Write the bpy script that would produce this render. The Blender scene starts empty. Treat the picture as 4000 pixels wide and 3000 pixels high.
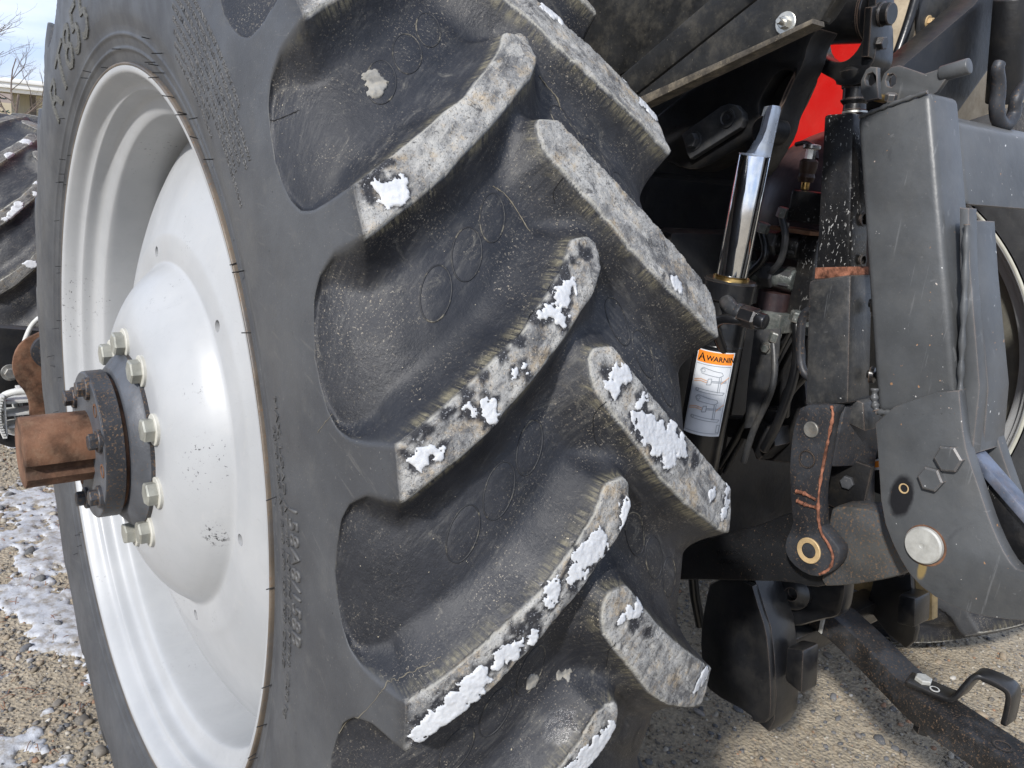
import bpy, bmesh, math, random
import numpy as np
from mathutils import Vector, Matrix, noise as mnoise
rnd = random.Random(7); rng = np.random.default_rng(7)
SC = bpy.context.scene; COL = SC.collection
CAMPOS=(-0.56444,-1.45149,0.53571); CAMROT=(0.675013,0.269460,0.097424); CAMF=3285.71
SKYS=.15; SUNE=3.2; EXPO=.56
SNOW={'lug1_low': [[-0.1871, 32.03, 0.0126], [-0.1936, 32.26, 0.0067], [-0.1827, 31.65, 0.0076], [-0.1929, 31.52, 0.0067], [-0.1775, 32.45, 0.006]], 'lug2_high': [[-0.036, 25.77, 0.0084], [-0.0424, 25.11, 0.0088], [-0.0577, 24.57, 0.0066], [-0.0461, 24.05, 0.0077], [-0.0437, 23.64, 0.0043], [-0.0681, 24.26, 0.0033], [-0.03, 26.16, 0.005]], 'lug2_mid': [[-0.1368, 20.04, 0.0038], [-0.1378, 19.54, 0.0084], [-0.1487, 19.55, 0.0066], [-0.1588, 19.77, 0.0045], [-0.1345, 19.02, 0.0063], [-0.1649, 19.87, 0.0024], [-0.1303, 19.99, 0.0025]], 'lug2_low': [[-0.1808, 17.81, 0.0032], [-0.1872, 17.56, 0.006], [-0.1972, 17.45, 0.0059], [-0.2051, 17.34, 0.0062], [-0.2036, 17.08, 0.0039]], 'lug2_fleck': [[-0.0967, 21.55, 0.004], [-0.1042, 21.39, 0.0031], [-0.0937, 21.2, 0.0031]], 'rlug3_top': [[0.0129, 20.43, 0.0117], [0.0053, 20.01, 0.0094], [0.0228, 20.47, 0.0087], [0.0044, 19.66, 0.0052]], 'rlug3_fleck': [[0.0445, 18.96, 0.0062], [0.0394, 18.63, 0.0045]], 'rlug3_big': [[0.0389, 17.52, 0.0123], [0.0485, 17.03, 0.0148], [0.066, 16.47, 0.0154], [0.0834, 16.04, 0.016], [0.1012, 15.59, 0.0116], [0.0612, 15.93, 0.0118], [0.0795, 15.2, 0.0123], [0.1075, 15.15, 0.0065], [0.0293, 17.86, 0.0055], [0.0909, 16.85, 0.0075]], 'rlug3_end': [[0.1667, 11.69, 0.0062], [0.2018, 10.64, 0.0078], [0.1982, 10.01, 0.0078], [0.2071, 11.41, 0.0061]], 'rlug2': [[0.1364, 26.22, 0.0071], [0.1373, 25.91, 0.0057], [0.1306, 26.37, 0.0056]], 'rlug1_top': [[0.0793, 46.5, 0.0117], [0.0894, 46.29, 0.0085], [0.0733, 46.81, 0.0058]], 'rlug1_mid': [[0.1957, 40.86, 0.0082], [0.2066, 40.57, 0.0105], [0.2138, 40.31, 0.0097], [0.1751, 42.5, 0.006]], 'lug3_nose': [[0.01, 12.92, 0.0054], [0.0096, 12.23, 0.0076], [0.008, 11.69, 0.0054]], 'lug3_high': [[-0.0318, 10.92, 0.0132], [-0.0449, 10.4, 0.0139], [-0.0543, 9.7, 0.0108], [-0.0288, 11.3, 0.0091], [-0.0231, 10.54, 0.0062]], 'lug3_mid': [[-0.0806, 8.94, 0.0086], [-0.083, 8.51, 0.0076], [-0.0755, 9.23, 0.0057]], 'lug3_fleck': [[-0.0997, 6.52, 0.0047], [-0.1009, 6.09, 0.0038]], 'lug3_low': [[-0.1233, 5.92, 0.0102], [-0.1324, 5.62, 0.0092], [-0.1368, 5.35, 0.0055], [-0.1173, 6.12, 0.0056]], 'lug3_end': [[-0.1542, 4.65, 0.0108], [-0.1626, 4.05, 0.0135], [-0.1749, 3.35, 0.0134], [-0.1871, 2.78, 0.0125], [-0.199, 2.2, 0.0115], [-0.2057, 1.83, 0.008]], 'lug4_nose': [[0.0056, -2.24, 0.0142], [-0.0065, -2.92, 0.0178], [-0.0205, -3.45, 0.0176], [0.0092, -1.74, 0.0077], [-0.0346, -3.8, 0.016]], 'rlug4_top': [[0.031, 6.11, 0.0071], [0.0187, 6.02, 0.0052], [0.0076, 5.85, 0.0046]], 'rlug4_tip': [[0.1939, -2.9, 0.0117], [0.1809, -3.19, 0.0103]]}
DARK={'a': [[-0.0197, 27.53, 0.0072], [-0.0317, 26.85, 0.008], [-0.0511, 25.67, 0.0077], [-0.0737, 24.42, 0.0065], [-0.097, 23.22, 0.0062], [-0.1136, 22.29, 0.0061], [-0.1382, 21.43, 0.0059], [-0.1552, 20.54, 0.0066], [-0.1755, 19.7, 0.0072], [-0.1928, 18.97, 0.0071], [-0.2032, 18.56, 0.0062], [-0.2139, 17.9, 0.0046], [-0.0561, 25.02, 0.0067], [-0.0018, 27.95, 0.0074]], 'b': [[-0.2043, 32.6, 0.0083], [-0.1966, 33.11, 0.0059], [-0.1888, 33.63, 0.0043], [-0.207, 31.8, 0.0058], [-0.1823, 33.73, 0.0034]], 'c': [[-0.0014, 20.91, 0.0072], [0.033, 17.98, 0.0066], [0.0607, 15.65, 0.0059], [0.1271, 14.6, 0.0096]], 'd': [[-0.1027, 7.58, 0.0084], [-0.1168, 7.08, 0.0083], [-0.0569, 8.77, 0.0069], [-0.0703, 9.49, 0.0058], [-0.1694, 4.7, 0.0062], [-0.1859, 4.05, 0.0053], [-0.2094, 2.61, 0.0061], [-0.2128, 1.77, 0.0053]], 'e': [[-0.0376, -0.82, 0.0069], [-0.0471, -1.61, 0.0081]], 'f': [[0.0252, 5.34, 0.0095], [0.0487, 4.27, 0.0088]]}
PKS=[[-0.17, -0.2715, -0.0706], [-0.1845, -0.2636, 0.0389], [-0.175, -0.2661, 0.0751]]
G={'fender_rib': [[-0.4701, 0.6565], [-0.6278, 0.7546], [-0.6542, 0.772], [-0.7386, 0.7649], [-0.7057, 0.7483], [-0.5196, 0.6358], [-0.4929, 0.622]], 'fender_panel': [[-0.5329, 0.6275], [-0.7236, 0.7437], [-0.7504, 0.7589], [-0.7688, 0.7574], [-0.7895, 0.739], [-0.8197, 0.7146], [-0.7429, 0.6879], [-0.5588, 0.6251]], 'lift_arm': [[-0.387, 0.6064], [-0.446, 0.6465], [-0.5185, 0.6853], [-0.5859, 0.7134], [-0.6939, 0.747], [-0.7034, 0.7218], [-0.7026, 0.6933], [-0.6875, 0.6628], [-0.678, 0.6278], [-0.6758, 0.5975], [-0.6651, 0.5754], [-0.646, 0.5373], [-0.6311, 0.5305], [-0.6023, 0.5776], [-0.5685, 0.5633], [-0.5225, 0.5357], [-0.4854, 0.5309], [-0.4254, 0.5454]], 'lift_arm_slot': [[-0.6512, 0.682], [-0.6633, 0.6862], [-0.6792, 0.6817], [-0.6692, 0.6487], [-0.6617, 0.6327], [-0.6582, 0.6184], [-0.6476, 0.6054], [-0.6264, 0.6302], [-0.6325, 0.6555]], 'lock_plate': [[-0.4766, 0.5875], [-0.5491, 0.6323], [-0.5632, 0.6363], [-0.5782, 0.6342], [-0.5923, 0.6243], [-0.5969, 0.6133], [-0.5933, 0.6021], [-0.5032, 0.5493], [-0.4949, 0.5568]], 'rod_outer': [[-0.7122, 0.388], [-0.7804, 0.4088], [-0.8177, 0.2202], [-0.7476, 0.197]], 'rod_inner': [[-0.6824, 0.6305], [-0.73, 0.6349], [-0.7743, 0.4022], [-0.7195, 0.3912]], 'rod_clevis': [[-0.7473, 0.2001], [-0.7986, 0.2154], [-0.8091, 0.2153], [-0.8026, 0.1969], [-0.8042, 0.1575], [-0.806, 0.1244], [-0.808, 0.0737], [-0.8219, 0.0271], [-0.822, 0.0249], [-0.8501, 0.0109], [-0.8608, 0.0026], [-0.8612, -0.0192], [-0.8484, -0.0432], [-0.8267, -0.0606], [-0.798, -0.0607], [-0.7734, -0.0491], [-0.765, -0.0274], [-0.7739, 0.0064], [-0.7672, 0.0263], [-0.7524, 0.0785], [-0.7471, 0.1031], [-0.7419, 0.1503], [-0.7431, 0.1714]], 'lower_link': [[-0.4479, -0.2054], [-0.534, -0.1491], [-0.6474, -0.068], [-0.6985, -0.031], [-0.7294, -0.001], [-0.7767, 0.0253], [-0.8081, 0.0358], [-0.8336, -0.0801], [-0.8043, -0.1014], [-0.7702, -0.1073], [-0.6656, -0.1563], [-0.5465, -0.2131], [-0.4585, -0.2615]], 'link_end': [[-0.8125, 0.0434], [-0.8306, 0.0601], [-0.885, 0.0748], [-0.9371, 0.0673], [-0.965, 0.0361], [-0.9524, 0.0005], [-0.9158, -0.0288], [-0.8692, -0.0606], [-0.8217, -0.0861], [-0.8296, -0.027]], 'sway': [[-0.5177, -0.2592], [-0.6092, -0.2143], [-0.6367, -0.2572], [-0.6627, -0.2944], [-0.6813, -0.3469], [-0.7016, -0.4216], [-0.7081, -0.4735], [-0.6715, -0.4979], [-0.6651, -0.4824], [-0.5687, -0.495], [-0.5411, -0.479], [-0.5147, -0.3821], [-0.515, -0.3055]], 'dead_plate': [[-0.5784, -0.2549], [-0.7321, -0.1794], [-0.7386, -0.215], [-0.7396, -0.2509], [-0.7292, -0.2678], [-0.7044, -0.2855], [-0.6463, -0.3364], [-0.6261, -0.3294], [-0.6072, -0.3003]], 'hitch_plate': [[-0.8785, 0.2286], [-0.8963, 0.1744], [-0.9205, 0.0921], [-0.9512, 0.0485], [-0.9851, 0.0183], [-1.0264, 0.0075], [-1.0716, 0.0106], [-1.1247, 0.0313], [-1.1788, 0.0619], [-1.1646, 0.1194], [-1.1094, 0.0946], [-1.0988, 0.0934], [-1.0794, 0.1122], [-1.06, 0.138], [-1.0412, 0.1688], [-1.0194, 0.2032], [-1.0056, 0.2281], [-0.9904, 0.2718], [-0.9807, 0.3003]], 'rust_plate': [[-0.1275, -0.0623], [-0.1505, -0.0915], [-0.1773, -0.1038], [-0.205, -0.1174], [-0.2284, -0.1419], [-0.2409, -0.1795], [-0.2417, -0.214], [-0.2297, -0.2499], [-0.2134, -0.2768], [-0.2045, -0.3119], [-0.207, -0.359], [-0.1414, -0.3669]], 'coupler': [[0.72, -0.5863, 0.5831], [0.72, -0.5848, 0.5641], [0.72, -0.5876, 0.5357], [0.72, -0.5822, 0.5238], [0.72, -0.5946, 0.5191]]}
PI = math.pi; GZ = -0.89                      # ground level; the near wheel's centre is the origin, X inward, Y forward
# ------------------------------------------------------------------ camera
def look_axes(yaw, pitch, roll):
    cy, sy, cp, sp = math.cos(yaw), math.sin(yaw), math.cos(pitch), math.sin(pitch)
    f = Vector((sy*cp, cy*cp, -sp)); r = Vector((cy, -sy, 0)); u = r.cross(f)
    c, s = math.cos(roll), math.sin(roll)
    return f, c*r + s*u, -s*r + c*u
cam = bpy.data.cameras.new('camera'); camo = bpy.data.objects.new('camera', cam); COL.objects.link(camo)
f_, r_, u_ = look_axes(*CAMROT)
M = Matrix((r_, u_, -f_)).transposed().to_4x4(); M.translation = Vector(CAMPOS)
camo.matrix_world = M
cam.sensor_width = 36; cam.lens = 36*CAMF/4000; cam.clip_start = .02; cam.clip_end = 3000
cam.dof.use_dof = False
SC.camera = camo
# ------------------------------------------------------------------ sky and sun
SUN_TO = Vector((-.735, -.367, .565)).normalized()
w = bpy.data.worlds.new('World'); SC.world = w; w.use_nodes = True
nt = w.node_tree; nt.nodes.clear()
def nd(nt, t, **k):
    n = nt.nodes.new(t)
    for a, b in k.items():
        if a == 'i':
            for kk, vv in b.items(): n.inputs[kk].default_value = vv
        else: setattr(n, a, b)
    return n
sky = nd(nt, 'ShaderNodeTexSky', sky_type='NISHITA', sun_disc=False)
sky.sun_elevation = math.asin(SUN_TO.z); sky.sun_rotation = math.atan2(SUN_TO.x, SUN_TO.y) % (2*PI)
sky.air_density = 1.0; sky.dust_density = 1.0; sky.ozone_density = 1.5; sky.altitude = 300
tc = nd(nt, 'ShaderNodeTexCoord'); mp = nd(nt, 'ShaderNodeMapping'); mp.inputs['Scale'].default_value = (1.2, 1.2, 7)
nt.links.new(tc.outputs['Generated'], mp.inputs[0])
nz = nd(nt, 'ShaderNodeTexNoise', i={'Scale': 2.2, 'Detail': 7, 'Roughness': .55, 'Distortion': .4}); nt.links.new(mp.outputs[0], nz.inputs[0])
rp = nd(nt, 'ShaderNodeMapRange', i={1: .40, 2: .62, 3: 0, 4: 1}); nt.links.new(nz.outputs[0], rp.inputs[0])
cl = nd(nt, 'ShaderNodeMix', data_type='RGBA'); nt.links.new(rp.outputs[0], cl.inputs[0]); cl.inputs[6].default_value = (2.7, 3.4, 5.0, 1); cl.inputs[7].default_value = (4.5, 4.8, 5.5, 1)
mx = nd(nt, 'ShaderNodeMix', data_type='RGBA'); mx.inputs[0].default_value = .84; nt.links.new(sky.outputs[0], mx.inputs[6]); nt.links.new(cl.outputs[2], mx.inputs[7])
bg = nd(nt, 'ShaderNodeBackground', i={'Strength': SKYS}); nt.links.new(mx.outputs[2], bg.inputs[0])
out = nd(nt, 'ShaderNodeOutputWorld'); nt.links.new(bg.outputs[0], out.inputs[0])
sl = bpy.data.lights.new('sun', 'SUN'); sl.energy = SUNE; sl.angle = math.radians(3.); sl.color = (1, .965, .92)
so = bpy.data.objects.new('sun', sl); COL.objects.link(so); so.rotation_euler = SUN_TO.to_track_quat('Z', 'Y').to_euler()
SC.view_settings.view_transform = 'Standard'; SC.view_settings.look = 'None'; SC.view_settings.gamma = 1
SC.view_settings.exposure = EXPO; SC.view_settings.use_curve_mapping = False
# ------------------------------------------------------------------ objects
def tag(o, label=None, cat=None, group=None, kind=None):
    for k, v in (('label', label), ('category', cat), ('group', group), ('kind', kind)):
        if v: o[k] = v
    return o
def link(name, me, mat, parent=None):
    o = bpy.data.objects.new(name, me); COL.objects.link(o)
    if mat is not None and len(me.materials) == 0: me.materials.append(mat)
    if parent is not None:
        o.parent = parent; o.matrix_parent_inverse = PINV.get(parent.name, Matrix())
    return o
PINV = {}
def thing(name, loc, label, cat, group=None):
    o = bpy.data.objects.new(name, None); COL.objects.link(o); o.location = loc; o.empty_display_size = .1
    PINV[o.name] = Matrix.Translation(Vector(loc)).inverted()
    return tag(o, label, cat, group)
def mesh(name, V, Fc, smooth=True, sharp=35):
    me = bpy.data.meshes.new(name); me.from_pydata([tuple(map(float, v)) for v in V], [], [tuple(f) for f in Fc]); me.validate()
    fin(me, smooth, sharp); return me
def fin(me, smooth=True, sharp=35):
    if smooth:
        me.polygons.foreach_set('use_smooth', [True]*len(me.polygons))
        me.set_sharp_from_angle(angle=math.radians(sharp))
def from_bm(name, bm, smooth=True, sharp=35):
    bmesh.ops.recalc_face_normals(bm, faces=bm.faces)
    me = bpy.data.meshes.new(name); bm.to_mesh(me); bm.free(); fin(me, smooth, sharp); return me
def gridmesh(name, P, closeu=False, closev=False):
    nu, nv = P.shape[:2]; V = P.reshape(-1, 3)
    iu = np.arange(nu if closeu else nu-1); iv = np.arange(nv if closev else nv-1)
    a, b = np.meshgrid(iu, iv, indexing='ij'); a2 = (a+1) % nu; b2 = (b+1) % nv
    Fc = np.stack([a*nv+b, a2*nv+b, a2*nv+b2, a*nv+b2], -1).reshape(-1, 4)
    return npmesh(name, V, Fc)
def npmesh(name, V, Fc):
    me = bpy.data.meshes.new(name); k = Fc.shape[1]
    me.vertices.add(len(V)); me.vertices.foreach_set('co', np.ascontiguousarray(V, np.float32).ravel())
    me.loops.add(Fc.size); me.loops.foreach_set('vertex_index', np.ascontiguousarray(Fc, np.int32).ravel())
    me.polygons.add(len(Fc)); me.polygons.foreach_set('loop_start', np.arange(0, Fc.size, k, dtype=np.int32))
    me.update(calc_edges=True); me.polygons.foreach_set('use_smooth', np.ones(len(Fc), bool)); return me
def bevel(bm, w, seg=2, ang=30):
    es = [e for e in bm.edges if len(e.link_faces) == 2 and e.calc_face_angle(0) > math.radians(ang)]
    if es and w > 0: bmesh.ops.bevel(bm, geom=es, offset=w, segments=seg, affect='EDGES', profile=.5, clamp_overlap=True)
AX = {'X': lambda p, c: (c, p[0], p[1]), 'Y': lambda p, c: (p[0], c, p[1]), 'Z': lambda p, c: (p[0], p[1], c)}
def plate(name, mat, parent, axis, c0, c1, pts, holes=(), bev=.003, rnd_=0):
    """outline in the plane axis=c0, thick to c1, bevelled edges; holes cut right through"""
    cu = bpy.data.curves.new(name, 'CURVE'); cu.dimensions = '2D'; cu.fill_mode = 'BOTH'
    for poly in [pts]+list(holes):
        if rnd_: poly = chaikin(poly, rnd_)
        s = cu.splines.new('POLY'); s.points.add(len(poly)-1); s.use_cyclic_u = True
        for p, q in zip(s.points, poly): p.co = (q[0], q[1], 0, 1)
    h = abs(c1-c0)/2; cu.extrude = max(h-bev, 1e-4); cu.bevel_depth = bev; cu.offset = -bev; cu.bevel_resolution = 1
    ob = bpy.data.objects.new('tmp', cu); COL.objects.link(ob)
    me = bpy.data.meshes.new_from_object(ob.evaluated_get(bpy.context.evaluated_depsgraph_get()))
    bpy.data.objects.remove(ob); bpy.data.curves.remove(cu)
    cm = (c0+c1)/2
    for v in me.vertices: v.co = AX[axis]((v.co.x, v.co.y), cm+v.co.z)
    bm = bmesh.new(); bm.from_mesh(me); bmesh.ops.remove_doubles(bm, verts=bm.verts, dist=1e-5)
    bpy.data.meshes.remove(me)
    return link(name, from_bm(name, bm), mat, parent)
def chaikin(p, n=1):
    p = [tuple(q) for q in p]
    for _ in range(n):
        o = []
        for a, b in zip(p, p[1:]+p[:1]):
            o += [(a[0]*.75+b[0]*.25, a[1]*.75+b[1]*.25), (a[0]*.25+b[0]*.75, a[1]*.25+b[1]*.75)]
        p = o
    return p
def frame(d, up=(0, 0, 1)):
    d = Vector(d).normalized(); u = Vector(up)
    if abs(d.dot(u)) > .98: u = Vector((0, 1, 0))
    x = u.cross(d).normalized(); y = d.cross(x); return x, y, d
def box(name, mat, parent, lo, hi, bev=.003, seg=2):
    bm = bmesh.new(); bmesh.ops.create_cube(bm, size=1)
    for v in bm.verts: v.co = Vector([(lo[i]+hi[i])/2+v.co[i]*(hi[i]-lo[i]) for i in range(3)])
    bevel(bm, bev, seg); return link(name, from_bm(name, bm), mat, parent)
def hexa(name, mat, parent, P, bev=.003, seg=2):
    """8 corners: 4 bottom (ccw) then 4 top"""
    bm = bmesh.new(); vs = [bm.verts.new(Vector(p)) for p in P]
    for q in ((0, 1, 2, 3), (4, 5, 6, 7), (0, 1, 5, 4), (1, 2, 6, 5), (2, 3, 7, 6), (3, 0, 4, 7)): bm.faces.new([vs[i] for i in q])
    bmesh.ops.recalc_face_normals(bm, faces=bm.faces); bevel(bm, bev, seg); return link(name, from_bm(name, bm), mat, parent)
def lathe_pts(prof, n=32, org=(0, 0, 0), d=(1, 0, 0), close=True):
    x, y, z = frame(d); org = Vector(org); V = []; Fc = []
    m = len(prof)
    for i in range(n):
        a = 2*PI*i/n
        for t, r in prof: V.append(org+z*t+(x*math.cos(a)+y*math.sin(a))*r)
    for i in range(n):
        j = (i+1) % n
        for k in range(m-1): Fc.append((i*m+k, j*m+k, j*m+k+1, i*m+k+1))
    if close:
        Fc.append(tuple(i*m for i in range(n))[::-1]); Fc.append(tuple(i*m+m-1 for i in range(n)))
    return V, Fc
def lathe(name, mat, parent, prof, n=32, org=(0, 0, 0), d=(1, 0, 0), close=True, sharp=30):
    V, Fc = lathe_pts(prof, n, org, d, close); bm = bmesh.new(); vs = [bm.verts.new(v) for v in V]
    for q in Fc:
        try: bm.faces.new([vs[i] for i in q])
        except ValueError: pass
    bmesh.ops.remove_doubles(bm, verts=bm.verts, dist=1e-6)
    return link(name, from_bm(name, bm, True, sharp), mat, parent)
def cyl(name, mat, parent, a, b, r, n=24, r2=None, bev=.002):
    a, b = Vector(a), Vector(b); L = (b-a).length; r2 = r if r2 is None else r2; bev = min(bev, r*.4, L*.4)
    return lathe(name, mat, parent, [(0, r-bev), (bev*.3, r-bev*.3), (bev, r), (L-bev, r2), (L-bev*.3, r2-bev*.3), (L, r2-bev)], n, a, b-a, True, 50)
def smooth_path(P, n=6):
    P = [Vector(p) for p in P]; o = []
    for i in range(len(P)-1):
        p0, p1, p2, p3 = P[max(i-1, 0)], P[i], P[i+1], P[min(i+2, len(P)-1)]
        for k in range(n):
            t = k/n; o.append(.5*((2*p1)+(p2-p0)*t+(2*p0-5*p1+4*p2-p3)*t*t+(3*p1-p0-3*p2+p3)*t**3))
    return o+[P[-1]]
def tube_pts(P, R, n=10):
    P = [Vector(p) for p in P]; V = []; Fc = []; up = None
    for i, p in enumerate(P):
        d = (P[min(i+1, len(P)-1)]-P[max(i-1, 0)]).normalized()
        if up is None: x, y, _ = frame(d)
        else:
            x = (up-d*up.dot(d)).normalized(); y = d.cross(x)
        up = x; r = R(i/(len(P)-1)) if callable(R) else R
        for k in range(n): V.append(p+(x*math.cos(2*PI*k/n)+y*math.sin(2*PI*k/n))*r)
    for i in range(len(P)-1):
        for k in range(n): Fc.append((i*n+k, i*n+(k+1) % n, (i+1)*n+(k+1) % n, (i+1)*n+k))
    Fc.append(tuple(range(n))[::-1]); Fc.append(tuple(range((len(P)-1)*n, len(P)*n))); return V, Fc
def tube(name, mat, parent, P, R, n=10, smooth=5):
    return link(name, mesh(name, *tube_pts(smooth_path(P, smooth) if smooth else P, R, n), True, 60), mat, parent)
def hexbolt(name, mat, parent, p, d, r, h, wr=0, wh=.004, rot=0., stud=0):
    """hex head with chamfer on a washer; p on the surface, d outward"""
    x, y, z = frame(d); p = Vector(p); bm = bmesh.new()
    def ring(rr, t, n, a0=0): return [bm.verts.new(p+z*t+(x*math.cos(a0+2*PI*i/n)+y*math.sin(a0+2*PI*i/n))*rr) for i in range(n)]
    def loft(a, b):
        n = len(a)
        for i in range(n): bm.faces.new((a[i], a[(i+1) % n], b[(i+1) % n], b[i]))
    z0 = 0
    if wr:
        a = ring(wr, -.002, 24); b = ring(wr, wh*.75, 24); c = ring(wr*.94, wh, 24); loft(a, b); loft(b, c); bm.faces.new(c); bm.faces.new(a[::-1]); z0 = wh
    a = ring(r, z0-.001, 6, rot); b = ring(r, z0+h*.86, 6, rot); c = ring(r*.86, z0+h, 6, rot)
    loft(a, b); loft(b, c); bm.faces.new(c); bm.faces.new(a[::-1])
    if stud:
        a = ring(r*.5, z0+h-.001, 16); b = ring(r*.5, z0+h+stud*.8, 16); c = ring(r*.38, z0+h+stud, 16); loft(a, b); loft(b, c); bm.faces.new(c); bm.faces.new(a[::-1])
    return link(name, from_bm(name, bm, True, 28), mat, parent)
# ------------------------------------------------------------------ materials
class NB:
    def __init__(s, name):
        s.m = bpy.data.materials.new(name); s.m.use_nodes = True; s.t = s.m.node_tree; s.t.nodes.clear()
        s.out = s.n('ShaderNodeOutputMaterial'); s.b = s.n('ShaderNodeBsdfPrincipled'); s.l(s.b.outputs[0], s.out.inputs[0])
        s.tc = s.n('ShaderNodeTexCoord').outputs['Object']
    def n(s, t, **k): return nd(s.t, t, **k)
    def l(s, a, b): s.t.links.new(a, b)
    def set(s, sock, v):
        if hasattr(v, 'is_output'): s.l(v, sock)
        else: sock.default_value = v if not isinstance(v, tuple) or len(v) == 4 or len(sock.default_value) == 3 else (*v, 1)
    def noise(s, scale, detail=4, rough=.55, dist=0, vec=None):
        n = s.n('ShaderNodeTexNoise', i={'Scale': scale, 'Detail': detail, 'Roughness': rough, 'Distortion': dist}); s.l(vec or s.tc, n.inputs[0]); return n.outputs[0]
    def vor(s, scale, feature='F1', out='Distance', vec=None, rand=1):
        n = s.n('ShaderNodeTexVoronoi', feature=feature, i={'Scale': scale, 'Randomness': rand}); s.l(vec or s.tc, n.inputs[0]); return n.outputs[out]
    def scaled(s, sc, rot=(0, 0, 0)):
        n = s.n('ShaderNodeMapping'); n.inputs['Scale'].default_value = sc; n.inputs['Rotation'].default_value = rot; s.l(s.tc, n.inputs[0]); return n.outputs[0]
    def rng(s, x, a, b, c=0., d=1., smooth=True):
        n = s.n('ShaderNodeMapRange', interpolation_type='SMOOTHSTEP' if smooth else 'LINEAR', i={1: a, 2: b, 3: c, 4: d}); s.l(x, n.inputs[0]); return n.outputs[0]
    def math(s, op, a, b=0.):
        n = s.n('ShaderNodeMath', operation=op); s.set(n.inputs[0], a); s.set(n.inputs[1], b); n.use_clamp = False; return n.outputs[0]
    def mix(s, f, a, b):
        n = s.n('ShaderNodeMix', data_type='RGBA'); s.set(n.inputs[0], f); s.set(n.inputs[6], a); s.set(n.inputs[7], b); return n.outputs[2]
    def attr(s, name):
        n = s.n('ShaderNodeVertexColor', layer_name=name); q = s.n('ShaderNodeSeparateColor'); s.l(n.outputs[0], q.inputs[0]); return q.outputs[0], q.outputs[1], q.outputs[2], n.outputs[1]
    def bump(s, h, strength=.3, dist=.002):
        n = s.n('ShaderNodeBump', i={'Strength': strength, 'Distance': dist}); s.l(h, n.inputs['Height'])
        prev = s.b.inputs['Normal'].links
        if prev: s.l(prev[0].from_socket, n.inputs['Normal'])
        s.l(n.outputs[0], s.b.inputs['Normal'])
    def normal_z(s):
        g = s.n('ShaderNodeNewGeometry'); q = s.n('ShaderNodeSeparateXYZ'); s.l(g.outputs['Normal'], q.inputs[0]); return q.outputs[2]
    def edge(s):
        g = s.n('ShaderNodeNewGeometry'); return g.outputs['Pointiness']
    def done(s, col, rough=.5, metal=0., spec=.5, coat=0):
        s.set(s.b.inputs['Base Color'], col); s.set(s.b.inputs['Roughness'], rough); s.set(s.b.inputs['Metallic'], metal); s.b.inputs['Specular IOR Level'].default_value = spec
        if coat: s.b.inputs['Coat Weight'].default_value = coat; s.b.inputs['Coat Roughness'].default_value = .12
        return s.m
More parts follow.
